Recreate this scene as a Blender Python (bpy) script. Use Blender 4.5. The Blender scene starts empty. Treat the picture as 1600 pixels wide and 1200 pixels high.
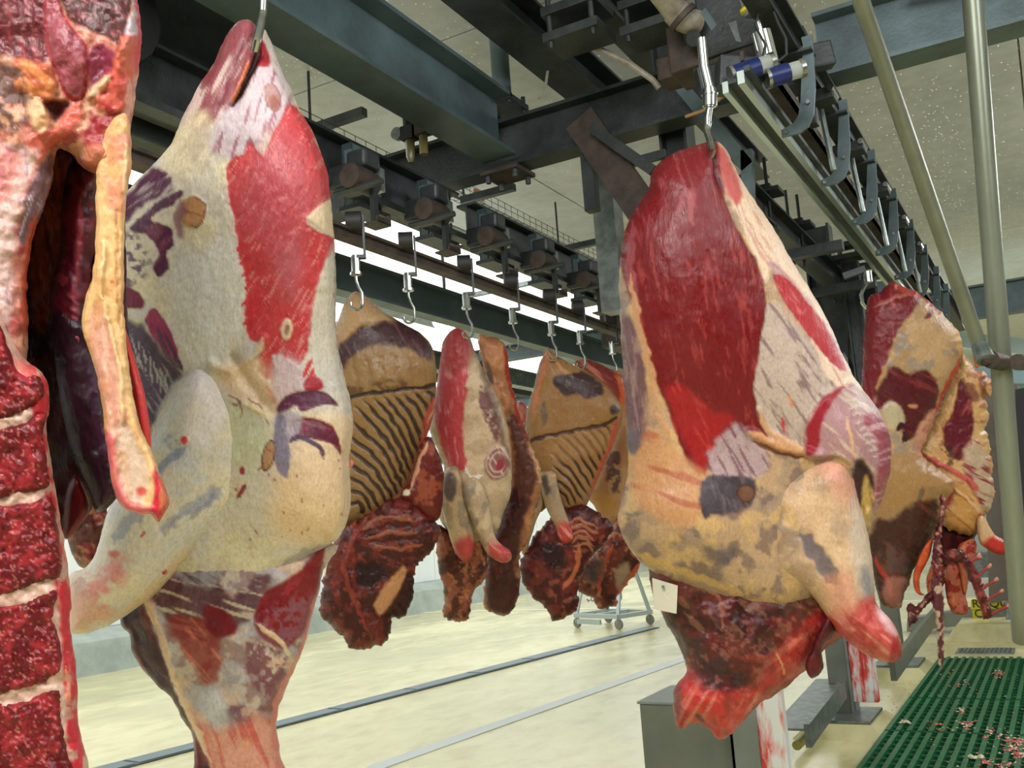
import bpy, bmesh, math, random
import numpy as np
from mathutils import Vector, Matrix
random.seed(7)
SC = bpy.context.scene
COL = SC.collection
# ------------------------------------------------------------ camera frame
F = 1500.0
H = 1.5
_n = lambda v: np.array(v, float) / np.linalg.norm(v)
_Y = _n((860, 170, F)); _Z = _n((-685, -9783, F)); _Z = _n(_Z - _Y * (_Z @ _Y)); _X = _n(np.cross(_Y, -_Z))
if _X[0] < 0: _X = -_X
CM = np.array([_X, _Y, _Z])
def ray(px, py): return CM @ np.array([(px - 800) / F, (py - 600) / F, 1.0])
def P(px, py, t): return ray(px, py) * t + np.array([0, 0, H])
def onZ(px, py, z):
    r = ray(px, py); return r * (z - H) / r[2] + np.array([0, 0, H])
def onX(px, py, x):
    r = ray(px, py); return r * x / r[0] + np.array([0, 0, H])
def onY(px, py, y):
    r = ray(px, py); return r * y / r[1] + np.array([0, 0, H])

cam = bpy.data.cameras.new('camera'); co = bpy.data.objects.new('camera', cam); COL.objects.link(co)
cam.sensor_width = 36; cam.lens = 36 * F / 1600; cam.clip_start = 0.05; cam.clip_end = 200
m = Matrix.Identity(4)
for i in range(3):
    m[i][0] = CM[i][0]; m[i][1] = -CM[i][1]; m[i][2] = -CM[i][2]
m[0][3] = 0; m[1][3] = 0; m[2][3] = H
co.matrix_world = m
SC.camera = co
SC.view_settings.view_transform = 'Standard'; SC.view_settings.look = 'None'
SC.view_settings.gamma = 1; SC.view_settings.use_curve_mapping = False
SC.view_settings.exposure = 0.4
# ------------------------------------------------------------ world and lamps
w = bpy.data.worlds.new('world'); SC.world = w; w.use_nodes = True
w.node_tree.nodes['Background'].inputs[0].default_value = (0.75, 0.85, 1, 1)
w.node_tree.nodes['Background'].inputs[1].default_value = 0.35
def area(name, loc, aim, sx, sy, power, col):
    l = bpy.data.lights.new(name, 'AREA'); l.shape = 'RECTANGLE'; l.size = sx; l.size_y = sy; l.energy = power; l.color = col
    o = bpy.data.objects.new(name, l); COL.objects.link(o); o.location = loc
    d = Vector(aim) - Vector(loc); o.rotation_euler = d.to_track_quat('-Z', 'Y').to_euler(); return o
area('ceiling_lamp', (-0.2, -1.6, 3.9), (-0.9, 2.2, 1.4), 2.6, 1.6, 175, (1, .985, .96))
area('ceiling_lamp', (2.6, 1.2, 3.9), (-0.6, 3.0, 1.5), 1.2, 2.4, 95, (.95, .97, 1))
area('ceiling_lamp', (2.2, 7.5, 4.1), (-0.2, 7.5, 0.3), 1.4, 3.2, 160, (.97, .98, 1))
area('ceiling_lamp', (1.0, 14.0, 4.1), (0.5, 14.0, 0), 3, 2, 200, (.97, .98, 1))
# ------------------------------------------------------------ materials
def lin(c): 
    c = np.array(c, float) / 255.0
    return np.where(c <= .04045, c / 12.92, ((c + .055) / 1.055) ** 2.4)
def hexcol(c): return tuple(lin(c)) + (1.0,)
MATS = {}
def mat(name, col, rough=.5, metal=0.0, var=None, scale=8, bump=0.0, bscale=60, spec=.5, emit=None, es=1.0, stretch=None, trans=0.0, alpha=None):
    if name in MATS: return MATS[name]
    M = bpy.data.materials.new(name); M.use_nodes = True; nt = M.node_tree; b = nt.nodes['Principled BSDF']
    b.inputs['Base Color'].default_value = hexcol(col); b.inputs['Roughness'].default_value = rough
    b.inputs['Metallic'].default_value = metal; b.inputs['Specular IOR Level'].default_value = spec
    b.inputs['Transmission Weight'].default_value = trans
    tc = nt.nodes.new('ShaderNodeTexCoord'); src = tc.outputs['Object']
    if stretch:
        mp = nt.nodes.new('ShaderNodeMapping'); mp.inputs['Scale'].default_value = stretch
        nt.links.new(src, mp.inputs[0]); src = mp.outputs[0]
    if var:
        n = nt.nodes.new('ShaderNodeTexNoise'); n.inputs['Scale'].default_value = scale; n.inputs['Detail'].default_value = 6
        n.inputs['Roughness'].default_value = .65
        nt.links.new(src, n.inputs['Vector'])
        r = nt.nodes.new('ShaderNodeValToRGB'); r.color_ramp.elements[0].position = .35; r.color_ramp.elements[1].position = .68
        r.color_ramp.elements[0].color = hexcol(var); r.color_ramp.elements[1].color = hexcol(col)
        nt.links.new(n.outputs['Fac'], r.inputs[0]); nt.links.new(r.outputs[0], b.inputs['Base Color'])
    if bump:
        n2 = nt.nodes.new('ShaderNodeTexNoise'); n2.inputs['Scale'].default_value = bscale; n2.inputs['Detail'].default_value = 4
        nt.links.new(src, n2.inputs['Vector'])
        bp = nt.nodes.new('ShaderNodeBump'); bp.inputs['Strength'].default_value = bump; bp.inputs['Distance'].default_value = .01
        nt.links.new(n2.outputs['Fac'], bp.inputs['Height']); nt.links.new(bp.outputs[0], b.inputs['Normal'])
    if emit:
        b.inputs['Emission Color'].default_value = hexcol(emit); b.inputs['Emission Strength'].default_value = es
    MATS[name] = M; return M
S_DARK = mat('dark_painted_steel', (66, 72, 74), .45, .3, var=(38, 42, 42), scale=5, bump=.2)
S_BLUE = mat('blue_grey_painted_steel', (98, 118, 124), .45, .1, var=(72, 86, 90), scale=3, bump=.15)
S_GALV = mat('galvanised_steel', (150, 158, 155), .38, .65, var=(105, 115, 112), scale=14, bump=.1)
S_INOX = mat('stainless_steel', (190, 194, 190), .22, .95, var=(150, 152, 148), scale=20)
S_ALU = mat('anodised_aluminium', (185, 198, 195), .28, .85)
S_BLACK = mat('black_rubber', (30, 30, 30), .6, 0, var=(18, 18, 18))
S_RUST = mat('rusty_brown_steel', (84, 70, 62), .6, .2, var=(48, 42, 38), scale=9, bump=.3)
S_POLE = mat('grey_green_pipe', (132, 138, 122), .35, .4, var=(108, 112, 98), scale=6, stretch=(1, 1, .15))
S_WHITE = mat('white_plastic', (235, 235, 232), .4)
S_BLUEP = mat('blue_plastic', (22, 38, 92), .3)
S_CLEAR = mat('clear_bowl', (225, 232, 225), .08, trans=.6)
S_YEL = mat('yellow_plastic', (225, 210, 40), .4)
S_CABLE = mat('orange_cable', (185, 80, 30), .5)
S_PVC = mat('aged_white_pipe', (170, 168, 155), .5, var=(120, 105, 90), scale=12)
# ------------------------------------------------------------ object helpers
def link(o, parent=None):
    COL.objects.link(o)
    if parent is not None: o.parent = parent
    return o
def thing(name, label, cat, loc=(0, 0, 0), group=None, rz=0):
    o = bpy.data.objects.new(name, None); o.empty_display_size = .1; COL.objects.link(o)
    o.location = tuple(loc); o.rotation_euler = (0, 0, rz)
    tag(o, label, cat, group); return o
def tag(o, label=None, cat=None, group=None, kind=None):
    if label: o['label'] = label
    if cat: o['category'] = cat
    if group: o['group'] = group
    if kind: o['kind'] = kind
    return o
class MB:
    """collects boxes, tubes and plates, then builds one mesh (world coordinates)"""
    def __init__(s): s.v = []; s.f = []
    def add(s, v, f):
        o = len(s.v); s.v += [tuple(map(float, p)) for p in v]; s.f += [tuple(i + o for i in q) for q in f]; return s
    def box(s, c, d, ax=None):
        c = np.array(c, float); A = np.eye(3) if ax is None else np.array(ax, float)
        vs = [c + A.T @ (np.array([x, y, z]) * np.array(d) / 2) for x in (-1, 1) for y in (-1, 1) for z in (-1, 1)]
        return s.add(vs, [(0, 1, 3, 2), (4, 6, 7, 5), (0, 4, 5, 1), (2, 3, 7, 6), (0, 2, 6, 4), (1, 5, 7, 3)])
    def mm(s, a, b):
        a = np.array(a, float); b = np.array(b, float); return s.box((a + b) / 2, np.abs(b - a))
    def bar(s, a, b, wd, ht, up=(0, 0, 1)):
        a = np.array(a, float); b = np.array(b, float); y = b - a; L = np.linalg.norm(y); y = y / L
        u = np.array(up, float); u = u - y * (u @ y); u = u / np.linalg.norm(u); x = np.cross(y, u)
        return s.box((a + b) / 2, (wd, L, ht), (x, y, u))
    def tube(s, pts, r, n=10, caps=True):
        pts = [np.array(p, float) for p in pts]; rr = r if hasattr(r, '__len__') else [r] * len(pts)
        prev = None; rings = []
        for i, p in enumerate(pts):
            d = pts[min(i + 1, len(pts) - 1)] - pts[max(i - 1, 0)]; d = d / (np.linalg.norm(d) + 1e-9)
            if prev is None:
                u = np.cross(d, (0, 0, 1)); 
                if np.linalg.norm(u) < .1: u = np.cross(d, (1, 0, 0))
            else: u = prev - d * (prev @ d)
            u = u / np.linalg.norm(u); prev = u; v2 = np.cross(d, u)
            rings.append([p + rr[i] * (math.cos(2 * math.pi * k / n) * u + math.sin(2 * math.pi * k / n) * v2) for k in range(n)])
        vs = [q for g in rings for q in g]; fs = []
        for i in range(len(pts) - 1):
            for k in range(n): fs.append((i * n + k, i * n + (k + 1) % n, (i + 1) * n + (k + 1) % n, (i + 1) * n + k))
        if caps: fs += [tuple(range(n))[::-1], tuple((len(pts) - 1) * n + k for k in range(n))]
        return s.add(vs, fs)
    def plate(s, poly, n, th):
        """extrude polygon (3-D points) along n by th"""
        n = np.array(n, float); n = n / np.linalg.norm(n); k = len(poly)
        a = [np.array(p, float) - n * th / 2 for p in poly]; b = [np.array(p, float) + n * th / 2 for p in poly]
        fs = [tuple(range(k))[::-1], tuple(range(k, 2 * k))] + [(i, (i + 1) % k, k + (i + 1) % k, k + i) for i in range(k)]
        return s.add(a + b, fs)
    def ibeam(s, a, b, h=.2, wd=.12, tf=.012, tw=.008, up=(0, 0, 1)):
        a = np.array(a, float); b = np.array(b, float); u = np.array(up, float)
        y = (b - a) / np.linalg.norm(b - a); u = u - y * (u @ y); u /= np.linalg.norm(u)
        s.bar(a, b, tw, h - 2 * tf, up); s.bar(a + u * (h - tf) / 2, b + u * (h - tf) / 2, wd, tf, up)
        return s.bar(a - u * (h - tf) / 2, b - u * (h - tf) / 2, wd, tf, up)
    def build(s, name, material, parent=None, smooth=False, bevel=0, origin=None):
        me = bpy.data.meshes.new(name)
        o = bpy.data.objects.new(name, me)
        off = np.zeros(3)
        if parent is not None: off = np.array(parent.location)
        elif origin is not None: off = np.array(origin); o.location = tuple(off)
        rzm = None
        vs = [tuple(np.array(p) - off) for p in s.v]
        me.from_pydata(vs, [], s.f); me.materials.append(material)
        if smooth: me.polygons.foreach_set('use_smooth', [True] * len(me.polygons)); me.set_sharp_from_angle(angle=math.radians(40))
        bm = bmesh.new(); bm.from_mesh(me); bmesh.ops.recalc_face_normals(bm, faces=bm.faces); bm.to_mesh(me); bm.free()
        if bevel:
            md = o.modifiers.new('bevel', 'BEVEL'); md.width = bevel; md.segments = 2; md.limit_method = 'ANGLE'
        link(o, parent); return o
def center(mb): a = np.array(mb.v); return (a.min(0) + a.max(0)) / 2
def single(name, mb, material, label, cat, group=None, smooth=False, bevel=0):
    o = mb.build(name, material, None, smooth, bevel, origin=center(mb)); return tag(o, label, cat, group)
def copy_tree(o, parent=None):
    c = o.copy(); COL.objects.link(c)
    if parent is not None: c.parent = parent
    for ch in list(o.children): copy_tree(ch, c)
    return c
# ============================================================ THE ROOM
def struct(name, mb, material, parent=None, **k):
    o = mb.build(name, material, parent, **k)
    if parent is None: o['kind'] = 'structure'
    return o
def node_mat(name): 
    M = bpy.data.materials.new(name); M.use_nodes = True; return M, M.node_tree, M.node_tree.nodes['Principled BSDF']
# floor: pale yellow resin, wet in places
FM, nt, b = node_mat('yellow_resin_floor')
tc = nt.nodes.new('ShaderNodeTexCoord')
def noise(nt, src, sc, det=5, stretch=None, rough=.6):
    if stretch:
        mp = nt.nodes.new('ShaderNodeMapping'); mp.inputs['Scale'].default_value = stretch; nt.links.new(src, mp.inputs[0]); src = mp.outputs[0]
    n = nt.nodes.new('ShaderNodeTexNoise'); n.inputs['Scale'].default_value = sc; n.inputs['Detail'].default_value = det
    n.inputs['Roughness'].default_value = rough; nt.links.new(src, n.inputs['Vector']); return n.outputs['Fac']
def ramp(nt, fac, stops):
    r = nt.nodes.new('ShaderNodeValToRGB'); e = r.color_ramp.elements
    while len(e) < len(stops): e.new(.5)
    for i, (p, c) in enumerate(stops): e[i].position = p; e[i].color = hexcol(c) if len(c) == 3 else c
    nt.links.new(fac, r.inputs[0]); return r.outputs[0]
def mixc(nt, fac, a, b_, mode='MIX'):
    m_ = nt.nodes.new('ShaderNodeMix'); m_.data_type = 'RGBA'; m_.blend_type = mode
    if isinstance(fac, float): m_.inputs[0].default_value = fac
    else: nt.links.new(fac, m_.inputs[0])
    nt.links.new(a, m_.inputs[6]); nt.links.new(b_, m_.inputs[7]); return m_.outputs[2]
n1 = noise(nt, tc.outputs['Object'], .7, 6, (1, .45, 1)); n2 = noise(nt, tc.outputs['Object'], 5, 6, (1, .5, 1))
c1 = ramp(nt, n1, [(.33, (186, 172, 112)), (.5, (214, 204, 150)), (.68, (228, 222, 178))])
c2 = ramp(nt, n2, [(.3, (176, 160, 118)), (.5, (215, 207, 160)), (.7, (226, 220, 176))])
nt.links.new(mixc(nt, .45, c1, c2), b.inputs['Base Color'])
rr = ramp(nt, n1, [(.4, (60, 60, 60)), (.6, (140, 140, 140))]); nt.links.new(rr, b.inputs['Roughness'])
bp = nt.nodes.new('ShaderNodeBump'); bp.inputs['Strength'].default_value = .15; bp.inputs['Distance'].default_value = .01
nt.links.new(noise(nt, tc.outputs['Object'], 60, 3), bp.inputs['Height']); nt.links.new(bp.outputs[0], b.inputs['Normal'])
struct('floor', MB().mm((-12.2, -4, -.1), (8, 30, 0)), FM)
# walls
WM = mat('white_wall_panel', (238, 242, 244), .35, var=(226, 230, 232), scale=1.2)
GW = mat('grey_wall_panel', (196, 202, 204), .4, var=(182, 186, 188), scale=1.5)
struct('wall_left', MB().mm((-12.4, -4, 0), (-12.2, 30, 5.2)), WM)
struct('wall_back', MB().mm((-12.4, 30, 0), (8, 30.2, 5.2)), GW)
struct('wall_right', MB().mm((8, -4, 0), (8.2, 30, 5.2)), GW)
struct('wall_front', MB().mm((-12.4, -4.2, 0), (8.2, -4, 5.2)), GW)
KM = mat('grey_green_kerb', (168, 176, 166), .6, var=(140, 150, 142), scale=2.5, bump=.2)
KT = mat('wall_kerb_top', (200, 206, 200), .5)
mb = MB(); mb.plate([(-12.2, -4, 0), (-11.5, -4, 0), (-11.62, -4, .42), (-12.2, -4, .56)], (0, 1, 0), .0)
mb = MB(); prof = [(-12.2, 0), (-11.45, 0), (-11.62, .42), (-12.2, .56)]
mb.add([(x, y, z) for y in (-4, 30) for x, z in prof], [(0, 1, 2, 3), (7, 6, 5, 4), (0, 4, 5, 1), (1, 5, 6, 2), (2, 6, 7, 3), (3, 7, 4, 0)])
struct('baseboard_left', mb, KM)
# wall lining panels (seams that show behind the carcasses)
wl = bpy.data.objects['wall_left']
for i in range(14):
    MB().mm((-12.2, -3.99 + i * 2.42, .56), (-12.17, -3.99 + i * 2.42 + 2.39, 4.25)).build('wall_panel', WM, wl)
# ceiling panels with joints, droplets
CMt, nt, b = node_mat('beige_ceiling_panel')
tc = nt.nodes.new('ShaderNodeTexCoord')
n1 = noise(nt, tc.outputs['Object'], .8, 5); n2 = noise(nt, tc.outputs['Object'], 9, 6)
c1 = ramp(nt, n1, [(.35, (190, 194, 196)), (.65, (214, 218, 222))]); c2 = ramp(nt, n2, [(.35, (180, 182, 178)), (.6, (210, 213, 214))])
nt.links.new(mixc(nt, .4, c1, c2), b.inputs['Base Color']); b.inputs['Roughness'].default_value = .42
bp = nt.nodes.new('ShaderNodeBump'); bp.inputs['Strength'].default_value = .25; bp.inputs['Distance'].default_value = .004
nt.links.new(noise(nt, tc.outputs['Object'], 45, 5), bp.inputs['Height']); nt.links.new(bp.outputs[0], b.inputs['Normal'])
SEAM = mat('pale_sealant', (215, 215, 205), .5)
CZ = 4.3
ce = struct('ceiling', MB().mm((-4.54, -4, CZ + .04), (8, 30, CZ + .14)), SEAM)
xs = [-4.52, -3.36, -2.2, -1.02, .14, 1.3, 2.46, 3.62, 4.78, 5.94, 8]
ys = [-4, -2.4, 4.36, 11.2, 18, 24.8, 30]
for i in range(len(xs) - 1):
    for j in range(len(ys) - 1):
        MB().mm((xs[i] + .006, ys[j] + .006, CZ), (xs[i + 1] - .006, ys[j + 1] - .006, CZ + .05)).build('ceiling_panel', CMt, ce)
# rooflights left of the conveyor: bright translucent sheets between ribs
SKY = mat('bright_rooflight_sheet', (250, 252, 255), .5, emit=(244, 249, 255), es=1.5)
wi = 0
for (xa, xb) in ((-6.9, -4.6), (-9.4, -7.1), (-11.9, -9.6)):
    wi += 1
    fr = struct('window_%d' % wi, MB().mm((xa - .1, -4, CZ + .0), (xa, 30, CZ + .1)).mm((xb, -4, CZ), (xb + .1, 30, CZ + .1)), S_GALV)
    y = -4
    while y < 29.9:
        MB().mm((xa, y + .03, CZ + .05), (xb, min(y + 3.37, 30), CZ + .07)).build('window_pane', SKY, fr)
        MB().mm((xa, y - .03, CZ), (xb, y + .03, CZ + .1)).build('glazing_bar', S_GALV, fr)
        y += 3.4
# drops of condensation under the ceiling
DR = mat('condensation_drop', (235, 238, 235), .08, trans=.0, spec=1.0)
v0 = np.array([(0, 0, -1)] + [(math.cos(a), math.sin(a), -.35) for a in np.arange(5) * 1.2566] + [(1.1 * math.cos(a + .6), 1.1 * math.sin(a + .6), .1) for a in np.arange(5) * 1.2566])
f0 = [(0, 1 + (k + 1) % 5, 1 + k) for k in range(5)] + [(1 + k, 1 + (k + 1) % 5, 6 + k) for k in range(5)] + [(1 + k, 6 + k, 6 + (k - 1) % 5) for k in range(5)]
rg = np.random.RandomState(3); VV = []; FF = []
k = 0
while k < 9000:
    x = rg.uniform(-4.2, 2.6); y = rg.uniform(1.0, 12)
    dens = .62 + .38 * math.sin(x * 2.1 + 1.3 * y) * math.sin(y * 1.7 - x)
    if x > 0: dens *= .75
    if rg.rand() > dens: continue
    r = rg.uniform(.002, .0048) * (1 + .07 * y)
    base = v0 * r + np.array([x, y, CZ]); o = k * 11; VV.append(base); FF += [tuple(i + o for i in f) for f in f0]; k += 1
me = bpy.data.meshes.new('condensation_drops'); me.from_pydata(np.concatenate(VV).tolist(), [], FF); me.materials.append(DR)
me.polygons.foreach_set('use_smooth', [True] * len(me.polygons))
o = bpy.data.objects.new('condensation_drops', me); link(o)
tag(o, 'clear beads of condensation scattered over the beige ceiling panels', 'water drops', kind='stuff')
# floor drains and painted line
DG = mat('dark_drain_grating', (92, 104, 112), .4, .5, var=(64, 72, 78), scale=20)
a = onZ(150, 1212, 0); bq = onZ(980, 990, 0)
xd = (a[0] + bq[0]) / 2
mb = MB(); mb.bar((-6.35, 4.0, .006), (-5.35, 13.2, .006), .24, .012)
tr = struct('trim_1', mb, DG)
mb = MB(); 
for i in range(9): 
    p0 = np.array((-6.35, 4.0, .014)) + np.array((1.0, 9.2, 0)) * i / 9; p1 = np.array((-6.35, 4.0, .014)) + np.array((1.0, 9.2, 0)) * (i + .96) / 9
    MB().bar(p0, p1, .2, .006).build('drain_cover', mat('drain_cover_steel', (104, 118, 126), .4, .5), tr)
struct('trim_2', MB().bar((-4.3, 4.6, .003), (-3.7, 11.4, .003), .15, .006), mat('pale_grey_floor_strip', (196, 200, 196), .5))
struct('trim_3', MB().mm((-12.2, 16.2, 0), (-1, 16.35, .01)), mat('pale_floor_joint', (205, 202, 180), .5))
# ============================================================ OVERHEAD STEEL
def beam(name, mb, material, label, cat='beam', group=None): return single(name, mb, material, label, cat, group)
beam('steel_beam', MB().ibeam((-2.3, -1.0, 3.58), (-2.3, 4.16, 3.58), .34, .2, .022, .012), S_BLUE, 'long deep steel beam crossing above the pale large carcass down to the cross beam')
beam('steel_beam', MB().ibeam((-4.4, 4.24, 3.5), (-.72, 4.24, 3.5), .26, .14, .018, .012, (0, 0, 1)), S_DARK, 'dark steel cross beam in the middle carrying the pipe stub')
beam('steel_beam', MB().ibeam((-.68, 4.24, 3.52), (3.2, 4.3, 3.52), .3, .16, .02, .012), S_BLUE, 'blue grey steel beam at the top right behind the leaning pipe')
beam('steel_beam', MB().ibeam((-2.9, 10.85, 3.5), (3.4, 10.85, 3.5), .34, .16, .02, .012), S_BLUE, 'far blue grey cross beam on the right below the ceiling joint')
beam('steel_beam', MB().ibeam((-2.62, -.6, 3.17), (-2.62, 4.16, 3.17), .24, .12, .014, .01), S_DARK, 'dark beam over the left conveyor, near part before the cross beam')
beam('steel_beam', MB().ibeam((-2.62, 4.32, 3.17), (-2.62, 10.7, 3.17), .24, .12, .014, .01), S_DARK, 'dark beam over the left conveyor, far part behind the cross beam')
beam('steel_beam', MB().ibeam((-3.25, -.5, 2.94), (-3.25, 13, 2.94), .2, .1, .012, .01), S_BLUE, 'plain grey beam seen just below the row of black rollers')
beam('steel_beam', MB().ibeam((-4.7, -.5, 2.95), (-4.7, 14, 2.95), .16, .1, .012, .01), S_DARK, 'lower grey beam behind the plain beam, over the small carcasses')
# pipe stub and clamp
t = thing('pipe_stub', 'grey round pipe stub standing on the steel beam joint', 'pipe', (-2.3, 4.24, 3.72))
MB().tube([(-2.3, 4.24, 3.72), (-2.3, 4.24, 4.22)], .05, 16).build('tube', mat('dull_blue_pipe', (110, 128, 134), .4, .3), t, smooth=True)
mb = MB().box((-2.3, 4.24, 3.73), (.2, .2, .03)); 
for sx in (-.08, .08):
    for sy in (-.08, .08): mb.tube([(-2.3 + sx, 4.24 + sy, 3.7), (-2.3 + sx, 4.24 + sy, 3.79)], .012, 6)
mb.build('base_plate', S_DARK, t)
MB().box((-2.3, 4.24, 3.35), (.22, .2, .02)).build('joint_plate', S_RUST, t)
for sx in (-.08, .08):
    for sy in (-.07, .07): MB().tube([(-2.3 + sx, 4.24 + sy, 3.30), (-2.3 + sx, 4.24 + sy, 3.345)], .014, 6).build('bolt', S_DARK, t)
# curved white hose left of stub
pts = [P(825, 35, 5.0), P(848, 60, 5.0), P(858, 95, 5.0), P(853, 130, 5.0), P(842, 155, 5.0)]
single('plastic_hose', MB().tube(pts, .008, 6), S_PVC, 'thin white hose curving down beside the pipe stub', 'hose', smooth=True)
# wire basket cable trays
def tray(a, b, wd, ht, label, n):
    a = np.array(a, float); b = np.array(b, float)
    t = thing('cable_tray', label, 'cable tray', a)
    d = (b - a) / np.linalg.norm(b - a); sx = np.array((1, 0, 0)); up = np.array((0, 0, 1.)); W = MB(); r = .0028
    for (i, j) in ((0, 0), (.33, 0), (.66, 0), (1, 0), (0, .5), (0, 1), (1, .5), (1, 1)):
        o_ = sx * wd * i + up * ht * j; W.tube([a + o_, b + o_], r, 4)
    for k in range(n + 1):
        c = a + (b - a) * k / n; W.tube([c + up * ht, c, c + sx * wd, c + sx * wd + up * ht], r, 4)
    W.build('wire_basket', S_DARK, t)
    MB().tube([a + (.03, 0, .012), b + (.03, 0, .012)], .006, 5).tube([a + (.05, 0, .012), b + (.05, 0, .012)], .005, 5).build('cable', S_RUST, t)
    return t
tray((-3.5, 2.6, 3.78), (-3.5, 5.2, 3.78), .16, .09, 'wire basket cable tray left of the valve, below the first ceiling gap', 26)
farT = tray((-3.62, 5.3, 3.95), (-3.62, 9.4, 3.95), .14, .09, 'wire basket cable tray with orange tag in the far ceiling gap', 40)
MB().box((-3.46, 5.9, 3.98), (.012, .12, .07)).build('orange_tag', mat('orange_plastic', (205, 95, 40), .5), farT)
for (px, py, tt, lab) in ((525, 190, 5.6, 'short dark bracket arm under the near cable tray'), (762, 303, 6.6, 'short dark bracket arm under the near end of the far cable tray'), (905, 384, 8.2, 'short dark bracket arm under the far end of the far cable tray')):
    c = P(px, py, tt); single('tray_bracket', MB().box(c, (.42, .05, .05)).mm(c + (-.2, -.006, 0), np.array((c[0] - .188, c[1] + .006, CZ))), S_DARK, lab, 'bracket')
# filter regulator valve
c = P(640, 215, 4.75)
t = thing('air_filter_regulator', 'black air filter regulator with amber bowls on the cross beam', 'valve', c)
MB().tube([c + (0, 0, .0), c + (0, 0, .1)], .03, 12).box(c + (0, 0, .02), (.07, .06, .07)).build('body', S_BLACK, t, smooth=True)
MB().tube([c + (0, 0, .1), c + (0, 0, .15)], .012, 8).tube([c + (0, 0, .15), c + (0, 0, .165)], .028, 12).build('knob', S_BLACK, t, smooth=True)
MB().tube([c + (0, 0, -.13), c + (0, 0, -.1), c + (0, 0, 0)], [.012, .022, .024], 12).build('bowl', mat('amber_bowl', (120, 112, 70), .2), t, smooth=True)
MB().tube([c + (.08, 0, -.11), c + (.08, 0, 0)], .022, 12).build('bowl', MATS['amber_bowl'], t, smooth=True)
MB().box(c + (.08, 0, .02), (.06, .06, .06)).box(c + (.11, 0, .0), (.12, .04, .03)).tube([c + (.08, 0, .04), c + (.08, 0, .08)], .01, 6).tube([c + (.08, 0, .07), c + (.14, 0, .085)], .006, 6).build('second_body', S_RUST, t)
MB().tube([c + (-.06, -.03, .03), c + (-.06, .0, .03)], .032, 16).build('gauge', S_GALV, t, smooth=True)
# ---------------------------------------------- left conveyor: brackets, boxes, rollers
brk = None
def bracket(y, src=[None]):
    x = -2.50
    if src[0] is None:
        t = thing('rail_bracket', 'x', 'bracket', (x, 0, 2.9))
        w_ = .2; zt = 3.2; zb = 2.92
        MB().mm((x, -w_ / 2, zb), (x + .05, -w_ / 2 + .012, zt)).mm((x, -w_ / 2, zb), (x + .012, -w_ / 2 + .04, zt)).build('upright', S_BLUE, t)
        MB().mm((x, w_ / 2 - .012, zb), (x + .05, w_ / 2, zt)).mm((x, w_ / 2 - .03, zb), (x + .012, w_ / 2, zt)).build('upright', S_BLUE, t)
        MB().mm((x, -w_ / 2, zt - .03), (x + .05, w_ / 2, zt)).build('top_bar', S_BLUE, t)
        MB().mm((x - .02, -w_ / 2 - .01, zb - .02), (x + .09, w_ / 2 + .01, zb)).build('foot_plate', S_DARK, t)
        for s_ in (-1, 1): MB().tube([(x + .052, s_ * w_ * .38, zb + .06), (x + .07, s_ * w_ * .38, zb + .06)], .012, 6).build('bolt', S_GALV, t)
        t.location = (x, y, 2.9); src[0] = t; return t
    c = copy_tree(src[0]); c.location = (x, y, 2.9); return c
ords = ['first', 'second', 'third', 'fourth', 'fifth', 'sixth', 'seventh', 'eighth', 'ninth', 'tenth', 'eleventh', 'twelfth', 'thirteenth', 'fourteenth']
bys = [3.22, 3.78, 4.33, 4.9, 5.46, 6.02, 6.6, 7.2]
for i, y in enumerate(bys):
    t = bracket(y); t['label'] = ords[i].capitalize() + ' open rectangular bracket on the left conveyor, counted from the pale carcass'; t['group'] = 'rectangular brackets of the left conveyor'
# drive carriages: rounded brown bodies between the brackets
def carriage(y, src=[None]):
    if src[0] is None:
        t = thing('drive_carriage', 'x', 'conveyor carriage', (-2.36, 0, 2.86))
        MB().box((-2.36, 0, 2.97), (.14, .14, .1)).box((-2.32, .03, 3.05), (.1, .1, .08)).build('body', S_DARK, t, bevel=.015)
        MB().tube([(-2.3, -.09, 2.95), (-2.3, .06, 2.95)], .05, 14).build('roller', S_RUST, t, smooth=True)
        MB().tube([(-2.4, -.06, 2.9), (-2.16, -.06, 2.9)], .014, 8).build('axle', S_DARK, t, smooth=True)
        MB().box((-2.3, .1, 2.98), (.05, .03, .1)).build('lug', S_GALV, t)
        MB().mm((-2.28, -.05, 2.745), (-2.2, .04, 2.753)).mm((-2.28, .032, 2.745), (-2.2, .04, 2.79)).mm((-2.208, -.05, 2.745), (-2.2, .04, 2.77)).build('drip_tray', S_RUST, t)
        MB().box((-2.25, 0, 2.84), (.02, .03, .17)).build('hanger', S_DARK, t)
        t.location = (-2.36, y, 2.86); src[0] = t; return t
    c = copy_tree(src[0]); c.location = (-2.36, y, 2.86); return c
for i, y in enumerate([3.0, 3.52, 4.05, 4.6, 5.18, 5.75, 6.32, 6.9]):
    t = carriage(y); t['label'] = ords[i].capitalize() + ' brown drive carriage with drip tray on the left conveyor, from the pale carcass'; t['group'] = 'drive carriages of the left conveyor'
single('conveyor_rail', MB().mm((-2.165, .2, 2.59), (-2.115, 9.5, 2.622)).mm((-2.18, .2, 2.617), (-2.1, 9.5, 2.628)), S_RUST, 'dark brown round-edged track carrying the black rollers', 'rail')
single('conveyor_rail', MB().mm((-2.46, .2, 2.945), (-2.4, 9.5, 2.975)), S_DARK, 'dark upper guide rail under the rectangular brackets', 'rail')
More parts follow.
